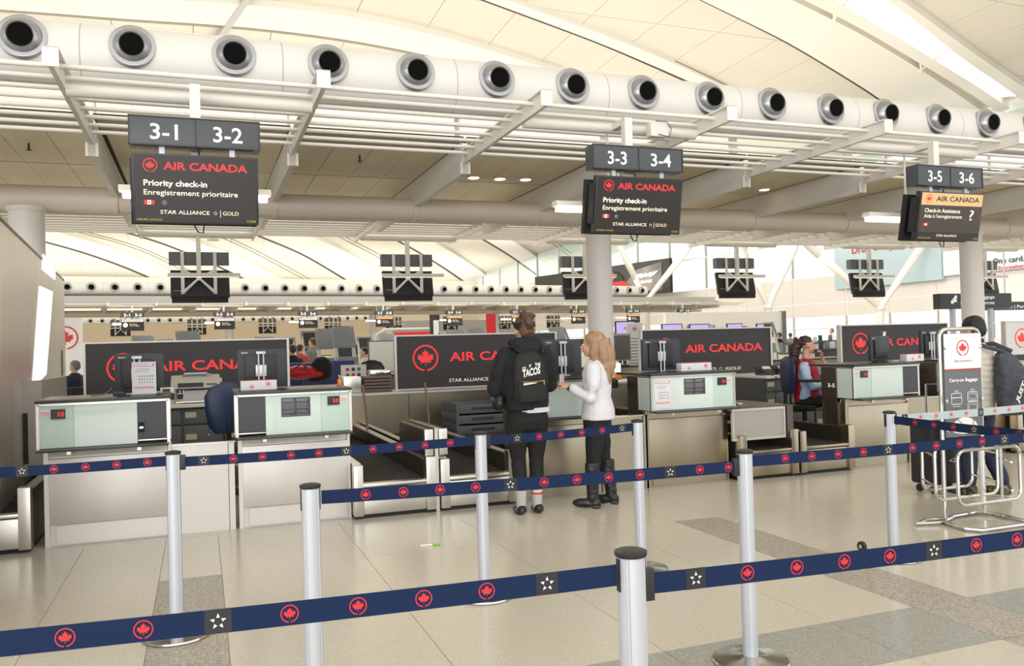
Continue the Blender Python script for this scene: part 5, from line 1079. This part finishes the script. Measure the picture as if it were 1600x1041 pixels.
# ---------- distant people, each with own clothes
def figure(px, py, Y, h, label, top, bottom, hair, rz, seated=False, vox=.022, in5f=False):
    p = ony(px, py, Y); s = h/1.7; t = thing('person', label, 'person', (p.x, p.y, 0), rz); dz = (-.32 if seated else 0); q = None
    b = MB(); head(b, (0, .02, (1.57+dz)*s), s); b.rings([(0, 0, (.85+dz)*s, .15*s, .11*s), (0, 0, (1.1+dz)*s, .14*s, .1*s), (0, 0, (1.32+dz)*s, .165*s, .1*s), (0, 0, (1.4+dz)*s, .1*s, .07*s), (0, .01, (1.45+dz)*s, .05*s, .05*s), (0, .01, (1.52+dz)*s, .05*s, .05*s)])
    kn = (.4, .86+dz) if seated else (.02, .47)
    ft = (.42, .08) if seated else (0, .08)
    for g in (-1, 1):
        cap(b, [(g*.09*s, 0, (.85+dz)*s), (g*.1*s, kn[0]*s, kn[1]*s), (g*.1*s, ft[0]*s, ft[1]*s)], [.085*s, .055*s, .04*s]); cap(b, [(g*.1*s, ft[0]*s, .045*s), (g*.1*s, (ft[0]+.13)*s, .035*s)], [.04*s, .03*s])
        P = ((g*.17*s, 0, (1.33+dz)*s), (g*.22*s, .03*s, (1.08+dz)*s), (g*.16*s, .22*s, (1.0+dz)*s)); cap(b, P, [.05*s, .04*s, .03*s]); hand(b, P[2], (0, 1, 0), (0, 0, -1), s, .6, -g)
    remesh(b, vox*.8, 'body', 'skin', t, smooth=1)
    b = MB(); b.rings([(0, 0, (.86+dz)*s, .175*s, .13*s), (0, 0, (1.1+dz)*s, .165*s, .125*s), (0, 0, (1.32+dz)*s, .185*s, .12*s), (0, 0, (1.41+dz)*s, .12*s, .09*s), (0, 0, (1.45+dz)*s, .07*s, .07*s)])
    for g in (-1, 1): cap(b, ((g*.16*s, 0, (1.33+dz)*s), (g*.225*s, .02*s, (1.1+dz)*s), (g*.18*s, .17*s, (1.02+dz)*s)), [.075*s, .062*s, .045*s])
    remesh(b, vox, 'jacket', top, t, .008, smooth=1)
    b = MB(); b.rings([(0, 0, (.8+dz)*s, .165*s, .125*s), (0, 0, (.9+dz)*s, .16*s, .12*s)])
    for g in (-1, 1): cap(b, [(g*.09*s, 0, (.83+dz)*s), (g*.1*s, kn[0]*s, kn[1]*s), (g*.1*s, ft[0]*s, (ft[1]+.04)*s)], [.095*s, .07*s, .055*s])
    remesh(b, vox, 'trousers', bottom, t, smooth=1)
    b = MB(); b.ell((0, -.005, (1.615+dz)*s), .083*s, .1*s, .08*s, 12, 8); b.ell((0, -.05*s, (1.57+dz)*s), .075*s, .05*s, .07*s, 10, 8); b.build('hair' if hair != 'cloth_grey' else 'beanie', hair, t)
    if seated: B('stool', 'plastic_black', t, (-.2*s, .2*s, -.2*s, .2*s, .36, .44*s)) if False else None
    return t
figure(118, 600, 15.0, 1.42, 'person in grey beanie and dark jacket standing at the far left behind the sign board', 'cloth_navy', 'cloth_leggings', 'cloth_grey', .9)
figure(458, 600, 17.5, 1.6, 'person in black behind the red bag, left of the distant group', 'cloth_black', 'cloth_leggings', 'hair_dark', .3)
figure(470, 590, 21, 1.62, 'person in an orange red top left of the blue seats', 'cloth_scarf', 'cloth_navy', 'hair_dark', -.5)
figure(490, 580, 22, 1.78, 'person in pale grey shirt standing behind the blue seats', 'cloth_grey', 'cloth_navy', 'hair_brown', .8)
figure(571, 590, 18, 1.5, 'dark haired person in mauve cardigan left of the white screen', 'cloth_cream', 'cloth_leggings', 'hair_black', 1.2)
figure(592, 590, 24, 1.6, 'distant person with black hair right above the white screen', 'cloth_navy', 'cloth_navy', 'hair_black', 0)
figure(981, 560, 24, 1.6, 'distant person beneath the purple kiosk screen', 'cloth_grey', 'cloth_black', 'hair_black', 0)
figure(1219, 560, 26, 1.62, 'distant person in dark jacket next to the tilted screen edge', 'cloth_black', 'seat_blue', 'hair_dark', .5)
figure(1236, 560, 30, 1.6, 'distant person in dark grey behind the agent\'s head', 'cloth_grey', 'cloth_navy', 'hair_dark', -.4)
figure(1301, 560, 31, 1.75, 'distant person in white top right of the agent', 'cloth_white', 'cloth_grey', 'hair_brown', 1.5)
# ================================================================== MIDDLE AND FAR DISTANCE
# rear side of the same island: desks, screens, chairs seen through the gap
p = ony(608, 570, 14.2); t = thing('white_monitor', 'pale lit monitor on the far counters between the people and the dark board', 'monitor', (p.x, p.y, 1.0)); hw = .36
B('screen', 'screen_white', t, (-.34, .34, -.03, -.02, .06, .58)); MB().box(-.36, .36, -.02, .03, .04, .6, .01).build('bezel', 'plastic_grey', t); MB().tube([(0, 0, 0), (0, .0, .06)], .03, 10).build('neck', 'plastic_black', t); MB().lathe([(.12, 0), (.12, .012), (.03, .02)], n=20).build('foot', 'plastic_black', t)
for k in range(-1, 5):
    x0 = -1.25+MOD*k; t = thing('rear_counter', 'long steel counter on the far side of the island, %s' % ['off the left edge', 'behind the leftmost dark board', 'behind the second dark board', 'behind the third dark board', 'behind the fourth dark board', 'at the right edge'][k+1], 'counter', (x0+1.2, 14.35, 0)); B('counter_body', 'steel_warm_dim', t, (x0, x0+2.4, 14.1, 14.6, 0, .97), world=True); B('counter_top', 'worktop', t, (x0-.02, x0+2.42, 14.05, 14.75, .97, 1.0), world=True)
def farchair(px, py, Y, z, label, m, rz):
    p = ony(px, py, Y); return chair(p.x, p.y, label, rz, z, m)
farchair(576, 600, 13.4, .62, 'black mesh office chair marked with a seat number behind the spine wall', 'plastic_black', 2.7)
t = thing('tray_stack', 'brown ribbed trays stacked on the spine wall left of the second dark board', 'tray stack', (2.3, 11.7, .87))
for i in range(5): MB().box(2.1, 2.5, 11.5, 11.85, .875+i*.045, .91+i*.045, .008).build('tray', 'tray_brown', t, world=True)
t = thing('steel_bin', 'small steel tub left of the brown trays', 'bin', (1.95, 11.7, .87)); MB().box(1.82, 2.06, 11.5, 11.85, .872, 1.09, .01).build('tub', 'steel', t, world=True); MB().box(2.2, 2.48, 11.55, 11.8, 1.09, 1.17, .02).build('foil_cover', 'chrome', t, world=True)
t = thing('sticker_panel', 'white panel covered with small round stickers behind the spine wall', 'panel', (1.6, 13.2, 0)); p = ony(553, 585, 13.2); MB().box(p.x-.2, p.x+.2, 13.2, 13.23, .0, 1.22, .005).build('board', 'white_print', t, world=True)
for i in range(3):
    for j in range(3):
        c = (p.x-.1+.09*i, 13.198, 1.15-.09*j); MB().tube([c, (c[0], 13.19, c[2])], .028, 12).build('sticker', ['red', 'plastic_dark', 'plastic_grey'][(i+2*j) % 3], t, world=True)
p = ony(470, 597, 14.35); t = thing('red_bag', 'bright red bag on the far counter above the second counter', 'bag', (p.x, p.y, 1.0)); b = MB(); b.ell((0, 0, .1), .3, .16, .12); b.ell((.2, 0, .06), .22, .12, .07); remesh(b, .015, 'bag', 'red_box', t, .012, 7); MB().tube([(-.1, -.1, .18), (0, -.14, .24), (.1, -.1, .18)], .012, 6).build('strap', 'plastic_black', t)
p = ony(503, 600, 14.4); t = thing('dark_jacket', 'dark coat hung beside the red bag', 'coat', (p.x, p.y, 1.0)); b = MB(); b.ell((0, 0, .15), .2, .14, .2); b.ell((-.1, 0, .05), .18, .14, .12); remesh(b, .02, 'coat', 'cloth_black', t, .02, 6)
# self service kiosks with curved arms
def kiosk(px, Y, h, label, rz, m='kiosk_grey'):
    p = ony(px, 560, Y); t = thing('checkin_kiosk', label, 'kiosk', (p.x, p.y, 0), rz, 'self service kiosks beyond the island'); arm = 'kiosk_light'
    for s in (-.22, .22):
        P = [(s, -.05, 0), (s, .0, .35*h), (s, .1, .6*h), (s*1.0, .28, .97*h)]
        q = []; 
        for w_, d in ((-.02, 1), (.02, 1)): pass
        mb = MB(); mb.tube(P, [.07, .06, .05, .035], 8); mb.build('arm', arm, t)
    mb = MB(); mb.T = Matrix.Translation((0, .2, h*.86)) @ Matrix.Rotation(-.35, 4, 'X'); mb.box(-.27, .27, -.03, .05, -.28, .26, .02); hd = mb.build('display_head', m, t)
    mb = MB(); mb.T = Matrix.Translation((0, .2, h*.86)) @ Matrix.Rotation(-.35, 4, 'X'); mb.box(-.2, .2, .051, .054, -.18, .2); mb.build('display', 'screen_black', hd)
    MB().box(-.26, .26, -.12, .1, .45*h, .62*h, .03).build('printer_box', m, t); MB().box(-.3, .3, -.2, .3, 0, .05, .02).build('plinth', m, t); return t
kk = [(232, 22, 1.95, 'leftmost tilted kiosk above the first dark board', .5), (248, 26, 1.9, 'second kiosk from the left above the first dark board', -.6), (300, 20, 2.0, 'large dark kiosk back above the first dark board', .3), (262, 30, 1.8, 'small kiosk between the first two above the dark board', .2), (395, 30, 1.8, 'small distant kiosk right above the end of the first board', 0), (420, 23, 1.85, 'kiosk in the gap left of the pale arms', .3), (452, 27, 1.9, 'kiosk with pale arms behind the person in black', 2.8), (488, 24, 2.05, 'tall pale kiosk arm beside the pale grey shirt', 2.9), (515, 21, 2.02, 'left one of the two big grey kiosk backs', .15), (542, 20, 2.05, 'right one of the two big grey kiosk backs', .15), (572, 30, 1.9, 'far kiosk with lit dark display left of the green bottle', 2.8), (612, 27, 1.95, 'kiosk right of the orange bottle light', .3), (590, 33, 1.8, 'distant kiosk behind the small orange light', .1), (705, 27, 1.95, 'kiosk left above the second dark board', .7), (716, 25, 2.0, 'grey kiosk back below the sign 5-9', 0), (750, 24, 2.02, 'grey kiosk back beside the red banner', .1), (878, 24, 2.0, 'kiosk above the monitor between the women', .2), (893, 26, 2.0, 'kiosk leaning right behind the blond woman', 1.4), (968, 27, 2.0, 'kiosk left of the purple screen', 1.2), (1213, 24, 2.0, 'kiosk screen seen edge-on left of the agent', 1.5)]
for px, Y, h, lab, rz in kk: kiosk(px, Y, h, lab, rz)
# blue seat backs
for i, (px, Y) in enumerate(((462, 17), (497, 16.6), (533, 18.5), (447, 18.5))):
    p = ony(px, 590, Y); t = thing('seat_row', ['blue seat back left of the pale kiosk arm', 'blue seat back right of the pale kiosk arm', 'blue seat back below the big grey kiosks', 'blue seat back at the edge of the first board'][i], 'seat', (p.x, p.y, 0)); MB().box(-.3, .3, -.04, .04, .5, 1.22, .04).build('seat_back', 'seat_blue', t); MB().box(-.28, .28, 0, .45, .42, .5, .03).build('seat', 'seat_blue', t)
    for s in (-.24, .24): MB().tube([(s, .2, 0), (s, .2, .43)], .02, 8).build('leg', 'chrome', t)
# hanging signs of the second island
n5 = ['5-1', '5-2', '5-3', '5-4', '5-5', '5-6', '5-7', '5-8', '5-9', '5-10', '5-11', '5-12', '5-13', '5-14', '5-15', '5-16', '5-17', '5-18']
for k in range(-1, 8):
    xx = MOD*k; i = (k+1)*2; loc = in5(xx, 7); c5 = ['leftmost', 'second from left', 'third from left', 'fourth from left', 'fifth from left', 'sixth from left', 'seventh from left', 'eighth from left', 'rightmost'][k+1]
    t = thing('distant_counter_sign', 'small distant hanging counter sign, %s of the second island' % c5, 'sign', loc, TH5)
    B('number_box', 'sign_grey', t, (-.485, .485, 0, .16, 3.105, 3.335)); mb = MB(); text(mb, n5[i], (-.36, -.003, 3.15), .26, .13, bold=.03); text(mb, n5[i+1], (.1, -.003, 3.15), .28, .13, bold=.03); mb.build('number_lettering', 'white_text', t)
    B('hanger_post', 'white_paint', t, (-.04, .04, .17, .25, 2.95, 3.66)); d = B('display', 'screen_black', t, (-.465, .465, .0, .07, 2.5, 3.03)); B('header_band', 'screen_gold' if k > 1 else 'white_print', d, (-.44, .44, -.004, 0, 2.9, 3.02))
    mb = MB(); logo(mb, (-.35, -.006, 2.96), .045, n=12); text(mb, 'AIR CANADA', (-.26, -.006, 2.93), .6, .05); mb.build('red_lettering', 'red', d)
    mb = MB(); mb.add([(-.3+.1*math.cos(a/16*2*pi), -.003, 2.76+.1*math.sin(a/16*2*pi)) for a in range(16)], [tuple(range(16))], False); text(mb, 'Bag Drop', (-.12, -.004, 2.78), .3, .05); text(mb, "Depot bagages", (-.12, -.004, 2.71), .4, .045); mb.build('white_lettering', 'cream_text', d)
    for s in (-.25, .25): B('bracket', 'alu', t, (s-.02, s+.02, .04, .08, 3.02, 3.11))
    loc = in5(xx, 16.3); r = thing('distant_rear_sign', 'rear of a tiny distant sign, %s beyond the second island' % c5, 'sign', loc, TH5)
    B('hanger_post', 'white_paint', r, (-.04, .04, -.04, .04, 2.8, 3.64)); B('number_box', 'plastic_grey', r, (-.5, .5, .06, .22, 3.09, 3.33)); B('display', 'plastic_black', r, (-.5, .5, .1, .2, 2.45, 3.0))
    B('strap', 'white_paint', r, (-.3, -.24, 0, .02, 2.5, 3.33)); B('strap', 'white_paint', r, (.24, .3, 0, .02, 2.5, 3.33)); MB().tube([(-.27, 0, 2.55), (0, 0, 2.8), (.27, 0, 2.55)], .03, 6).build('brace', 'white_paint', r); B('light_bar', 'white_paint', r, (-.55, .7, -.1, -.03, 2.86, 2.92))
    lt = thing('distant_light', 'small lit fixture under the second canopy beside the %s sign' % c5, 'lamp', in5(xx-.2, 7.6, 2.8), TH5); B('tube_light', 'lamp', lt, (-.6, .6, -.05, .05, 0, .05)); B('housing', 'white_paint', lt, (-.61, .61, -.06, .06, .05, .1)); T1('hanger', 'white_paint', lt, [(0, 0, .1), (0, 0, .9)], .015, 6)
# second island counters (low, mostly hidden)
W12 = ['first', 'second', 'third', 'fourth', 'fifth', 'sixth', 'seventh', 'eighth', 'ninth', 'tenth', 'eleventh', 'twelfth']
for k in range(-2, 8):
    t = thing('distant_counter', 'distant steel counter under the second canopy, %s from its left end' % W12[k+2], 'counter', in5(MOD*k, 7.7), TH5); B('counter_body', 'steel', t, (-1.15, 1.2, -.3, .4, 0, 1.1)); B('counter_top', 'worktop', t, (-1.17, 1.22, -.4, .5, 1.1, 1.14))
    t = thing('distant_sign_board', 'distant dark sign board under the second canopy, %s from its left end' % W12[k+2], 'sign board', in5(MOD*k, 11.3), TH5); B('plinth', 'steel', t, (-1.3, 1.1, 0, .1, 0, .87)); B('board', 'panel_black', t, (-1.3, 1.1, 0, .1, .87, 1.63))
# white leaf wall panel at the left
p0 = ony(99, 500, 19); p1 = ony(128, 500, 19); t = thing('leaf_wall_panel', 'tall white panel with a red leaf mark behind the left steel wall', 'panel', ((p0.x+p1.x)/2, 19, 0)); B('panel', 'white_print', t, (p1.x-1.6, p1.x, 19, 19.08, 0, 2.25), world=True); c = ony(108, 528, 18.99); mb = MB(); logo(mb, (c.x-.07, 18.995, c.z), .24); mb.build('leaf_mark', 'red', t, world=True)
# wheelchair like black chairs at left
p = ony(121, 600, 14.4); t = thing('wheelchair', 'black wheelchair in front of the person in the grey beanie', 'wheelchair', (p.x, p.y, 0), .4); MB().box(-.22, .22, -.03, .0, .5, 1.0, .01).build('backrest', 'plastic_black', t); MB().box(-.22, .22, 0, .42, .46, .52, .02).build('seat', 'plastic_black', t)
for s in (-.27, .27):
    mb = MB(); mb.tube([(s, .1+.29*math.cos(a/20*2*pi), .3+.29*math.sin(a/20*2*pi)) for a in range(21)], .014, 6); mb.build('wheel', 'plastic_black', t); MB().tube([(s*.85, -.02, .45), (s*.85, -.04, 1.0), (s*.85, -.14, 1.02)], .013, 6).build('push_handle', 'chrome', t); MB().tube([(s*.85, .42, .48), (s*.85, .5, .1)], .012, 6).build('footrest', 'chrome', t)
# white kiosk wall with purple screens
def wallscreens():
    p0 = ony(1040, 500, 27); p1 = ony(1222, 500, 27); t = thing('kiosk_wall', 'white bag drop wall with red leaf marks behind the third dark board', 'wall unit', ((p0.x+p1.x)/2, 27, 0)); B('panel', 'wall_white', t, (p0.x, p1.x, 27, 27.15, 0, 2.43), world=True); B('end_post', 'plastic_grey', t, (p1.x, p1.x+.12, 26.9, 27.2, 0, 2.45), world=True)
    mb = MB(); c = ony(1063, 511, 26.99); logo(mb, c, .12, n=14); c2 = ony(1164, 518, 26.99); logo(mb, (c2.x, 26.99, c2.z-.12), .33); mb.build('leaf_mark', 'red', t, world=True); mb = MB(); text(mb, 'AIR CANADA', (c.x+.25, 26.985, c.z-.08), 1.3, .15); mb.build('name_lettering', 'dark_text', t, world=True)
    for i, (px, w, lab) in enumerate(((1050, .75, 'purple lit kiosk screen, leftmost on the white wall'), (1093, .75, 'purple lit kiosk screen, second on the white wall'), (1148, .6, 'purple lit kiosk screen, third on the white wall'), (1194, .6, 'purple lit kiosk screen, rightmost on the white wall'))):
        c = ony(px, 512 if i < 2 else 511, 25.5); s = thing('purple_screen', lab, 'screen', (c.x, c.y, 0)); B('display', 'screen_purple', s, (-w/2, w/2, -.02, 0, c.z-.2, c.z+.1)); B('bezel', 'plastic_dark', s, (-w/2-.04, w/2+.04, 0, .05, c.z-.24, c.z+.13)); B('stand', 'kiosk_grey', s, (-.06, .06, 0, .1, 0, c.z-.2)); mb = MB(); logo(mb, (0, -.022, c.z-.06), .07, ring=False); mb.build('leaf_mark', 'red', s)
wallscreens()
c = ony(977, 513, 24.5); s = thing('purple_screen', 'purple lit kiosk screen just right of the middle column', 'screen', (c.x, c.y, 0)); B('display', 'screen_purple', s, (-.33, .33, -.02, 0, c.z-.2, c.z+.2)); B('bezel', 'plastic_dark', s, (-.37, .37, 0, .05, c.z-.24, c.z+.24)); B('stand', 'kiosk_grey', s, (-.06, .06, 0, .1, 0, c.z-.2)); mb = MB(); logo(mb, (0, -.022, c.z), .1, ring=False); mb.build('leaf_mark', 'red', s)
# poster stand right of column and olive monitor
c = ony(993, 560, 16); t = thing('poster_stand', 'small white poster stand with red leaf beside the coat', 'poster', (c.x, c.y, 0)); B('board', 'white_print', t, (-.2, .2, 0, .03, .9, 1.85)); B('stand_foot', 'plastic_grey', t, (-.2, .2, -.15, .2, 0, .03)); B('stand_leg', 'plastic_grey', t, (-.03, .03, .03, .06, .03, .9)); mb = MB(); logo(mb, (0, -.003, 1.72), .06); mb.build('leaf_mark', 'red', t); mb = MB(); lines(mb, -.16, .16, -.003, .95, 1.55, 9); mb.build('fine_print', 'grey_text', t)
c = ony(972, 560, 14.2); t = thing('olive_monitor', 'olive backed monitor right of the middle column', 'monitor', (c.x, c.y, 1.0)); MB().box(-.3, .2, 0, .05, .1, .62, .01).build('housing', 'plate_cream', t); B('screen', 'poster_smoke', t, (-.28, .18, -.004, 0, .12, .58)); B('foot', 'plastic_black', t, (-.15, .1, -.1, .12, 0, .02)); B('neck', 'plastic_black', t, (-.05, 0, .02, .05, .02, .12))
c = ony(939+25, 583, 11.82); t = thing('orange_light', 'small glowing orange lamp right of the column foot', 'lamp', (c.x, c.y, .87)); MB().box(-.06, .06, -.05, .05, 0, .12, .01).build('shade', 'orange', t); MB().box(-.05, .05, -.04, .04, .12, .26, .01).build('bulb', 'lamp_warm', t)
# tall banners in the distance
for i, (px, m, lab) in enumerate(((680, 'panel_black', 'narrow dark and white banner above the second dark board'), (768, 'red_box', 'narrow red banner left of the woman in black'))):
    c = ony(px, 515, 28); t = thing('banner', lab, 'banner', (c.x, c.y, 0)); B('banner_sheet', m, t, (-.17, .17, 0, .1, 1.2, 2.55)); B('inset', 'white_print' if i == 0 else 'panel_black', t, (-.06, .14, -.01, 0, 1.5, 2.35) if i == 0 else (-.15, .15, -.01, 0, 1.2, 1.6)); B('post', 'plastic_grey', t, (-.05, .05, .02, .08, 0, 1.2)); B('foot', 'plastic_grey', t, (-.3, .3, -.2, .3, 0, .04))
c = ony(652, 523, 30); t = thing('red_bag_tester', 'distant red topped baggage tester with white lettering', 'sign', (c.x, c.y, 0)); MB().box(-.85, .85, 0, .2, 1.55, 2.0, .04).build('panel', 'red_box', t); mb = MB(); text(mb, 'JUAMA', (-.5, -.005, 1.72), 1.0, .15); mb.build('lettering', 'white_text', t); T1('top_bow', 'kiosk_light', t, [(-1.6, .1, 1.0), (-1.5, .1, 1.9), (-1.2, .1, 2.1), (.7, .1, 2.1), (.95, .1, 1.9), (1.0, .1, 1.0)], .06, 8); B('post', 'kiosk_grey', t, (-.6, -.5, .05, .15, 0, 1.55), (.5, .6, .05, .15, 0, 1.55))
# retail and furniture clutter at right distance
for i, (px, Y, w, h, m) in enumerate(((1175, 22, .8, 1.0, 'plastic_beige'), (1245, 20, .9, .95, 'plastic_beige'), (1288, 21, .7, 1.0, 'plastic_black'), (1260, 25, 1.4, 1.15, 'kiosk_light'), (1300, 27, 1.6, 1.2, 'kiosk_grey'))):
    c = ony(px, 560, Y); t = thing('service_desk', ['beige cabinet behind the desk phones', 'pale desk behind the agent', 'black machine right of the agent', 'light counter in the distance behind the agent', 'grey counter far behind the fourth dark board'][i], 'desk', (c.x, c.y, 0)); MB().box(-w/2, w/2, -.25, .25, 0, h, .02).build('carcass', m, t); MB().box(-w/2-.03, w/2+.03, -.28, .28, h, h+.04, .01).build('desktop', 'plastic_dark', t)
    for j in range(3): MB().box(-w/2+.1+j*w/3.2, -w/2+.1+j*w/3.2+.16, -.1, -.05, h+.04, h+.26, .01).build('device', ['plastic_black', 'kiosk_grey', 'paper'][j], t)
# hung poster with red car and the light blue billboards
def billboard(px0, px1, ztop, zbot, Xw, name, label, m, tilt=TH5):
    pass
def on_wall(px, py):   # vertical plane of the far right hall side, running back and slightly left
    d = ray(px, py); # X = 40 - .135*(Y-45)
    t = (40+.135*45)/(d.x+.135*d.y); return EYE+d*t
a = on_wall(836, 446); b = on_wall(1047, 446); zt = on_wall(1047, 403).z; za = on_wall(836, 433).z; zb = min(a.z, b.z)-.6
t = thing('car_poster', 'huge dark poster with a red car and white winged emblem above the far duct', 'poster', (b.x, b.y, zb)); ux = (Vector((b.x, b.y, 0))-Vector((a.x, a.y, 0))); Lp = ux.length; ux.normalize(); nr = Vector((ux.y, -ux.x, 0)); nr = nr if nr.dot(-b) > 0 else -nr
A_ = Vector((a.x, a.y, zb)); P_ = lambda s, z, o=0: A_+ux*(s*Lp)+Vector((0, 0, z))+nr*o
H1 = zt-zb; MB().poly([P_(0, 0), P_(1, 0), P_(1, H1), P_(0, za-zb+.0)], -nr*.3).build('poster_sheet', 'poster_black', t, world=True)
mb = MB(); mb.add([P_(.66, .3, .03), P_(.955, .3, .03), P_(.955, H1*.93, .03), P_(.8, H1*.8, .03)], [(0, 1, 2, 3)], False); mb.build('smoke_print', 'poster_smoke', t, world=True)
mb = MB(); mb.add([P_(s, z*H1, .06) for s, z in ((.52, .1), (.77, .1), (.765, .3), (.74, .42), (.72, .5), (.665, .55), (.65, .82), (.64, .86), (.63, .8), (.63, .5), (.52, .42))], [tuple(range(11))], False); mb.build('car_print', 'car_red', t, world=True)
mb = MB(); mb.add([P_(s, z*H1, .09) for s, z in ((.645, .5), (.70, .52), (.72, .56), (.69, .74), (.66, .82))], [tuple(range(5))], False); mb.build('car_window_print', 'screen_black', t, world=True)
mb = MB()
for sg_ in (-1, 1): mb.add([P_(.86+sg_*s, z*H1, .09) for s, z in ((.008, .56), (.03, .52), (.055, .58), (.08, .70), (.05, .66), (.02, .66))], [tuple(range(6))], False)
mb.add([P_(.86+.014*math.cos(k*pi/6), (.6+.06*math.sin(k*pi/6))*H1, .09) for k in range(12)], [tuple(range(12))], False)
text(mb, 'GENESIS', P_(.82, .36*H1, .09), Lp*.08, H1*.09, ux=ux, bold=.02); text(mb, 'HUMAN-CENTERED', P_(.07, .28*H1, .09), Lp*.36, H1*.14, ux=ux, bold=.01); mb.build('white_print', 'white_text', t, world=True)
# light blue billboard and pale neighbour on the right wall (X about 41)
def wallX(px, py, X=41.6): 
    d = ray(px, py); return EYE+d*(X/d.x)
def bboard(pxa, pxb, pyb, label, m, txt, tm, tp):
    a = wallX(pxa, pyb[0]); b = wallX(pxb, pyb[1]); zb = (a.z+b.z)/2; zt = zb+4.6; t = thing('billboard', label, 'billboard', (41.6, (a.y+b.y)/2, zb)); B('board', m, t, (41.6, 41.8, min(a.y, b.y), max(a.y, b.y), zb, zt), world=True)
    for s, px, py, w, h, mm in txt:
        c = wallX(px, py, 41.55); mb = MB(); text(mb, s, c, w, h, ux=(0, -1, 0), bold=.01); mb.build('lettering', mm, t, world=True)
    return t
bboard(1305, 1472, (455, 434), 'large light blue billboard with red lettering on the right wall', 'poster_blue', [('Drop everything', 1331, 397, 5.2, .62, 'red')], None, None)
bboard(1474, 1640, (434, 412), 'pale billboard with dark lettering behind the right column', 'poster_pale', [('One card.', 1551, 413, 1.9, .32, 'dark_text'), ('Everywhere', 1560, 422, 1.7, .22, 'red')], None, None)
# wayfinding signs
def waysign(xa, xb, ya, yb, Y, label, txt, posts=True):
    a = ony(xa, ya, Y); b = ony(xb, yb, Y); zt = a.z; zb = ony(xa, ya+(24 if posts else 13), Y).z; t = thing('wayfinding_sign', label, 'sign', ((a.x+b.x)/2, Y, 0 if posts else zb)); B('box', 'sign_frame', t, (a.x, b.x, Y, Y+.22, zb, zt), world=True)
    if posts:
        for px in (1494, 1553): c = ony(px, 500, Y); T1('post', 'alu', t, [(c.x, Y+.1, 0), (c.x, Y+.1, zb)], .07, 12, world=True)
    mb = MB()
    for s, px, py, w, h in txt: c = ony(px, py, Y-.01); text(mb, s, (c.x, Y-.01, c.z), w, h, bold=.015)
    if posts:
        c = ony(1491, 469, Y-.01)
        for k, (dx, dz, r_) in enumerate(((-.07, -.05, .05), (0, 0, .06), (.05, .07, .05), (.06, -.02, .03))): mb.ell((c.x+dx, Y-.012, c.z+dz), r_, .004, r_, 10, 6)
    mb.build('white_lettering', 'white_text', t, world=True); return t
waysign(1469, 1580, 459, 455, 15.5, 'dark oversize baggage direction sign on two posts behind the right column', [('Oversize Baggage', 1501, 467, 1.15, .085), ('Bagages hors format', 1501, 476, 1.15, .085)])
w = waysign(1543, 1620, 472, 470, 18.5, 'dark gates direction sign at the right edge', [('To Gates | Portes', 1553, 482, 1.5, .1)], False); c = ony(1575, 470, 18.5); T1('hanger', 'white_paint', w, [(c.x, 18.6, c.z), (c.x, 18.6, 3.9)], .03, 8, world=True)
# small wall clutter: fire box on left partition, cream ceiling sensor above far duct
p = onz(20, 0, 0)

bpy.data.objects.remove(_fo)
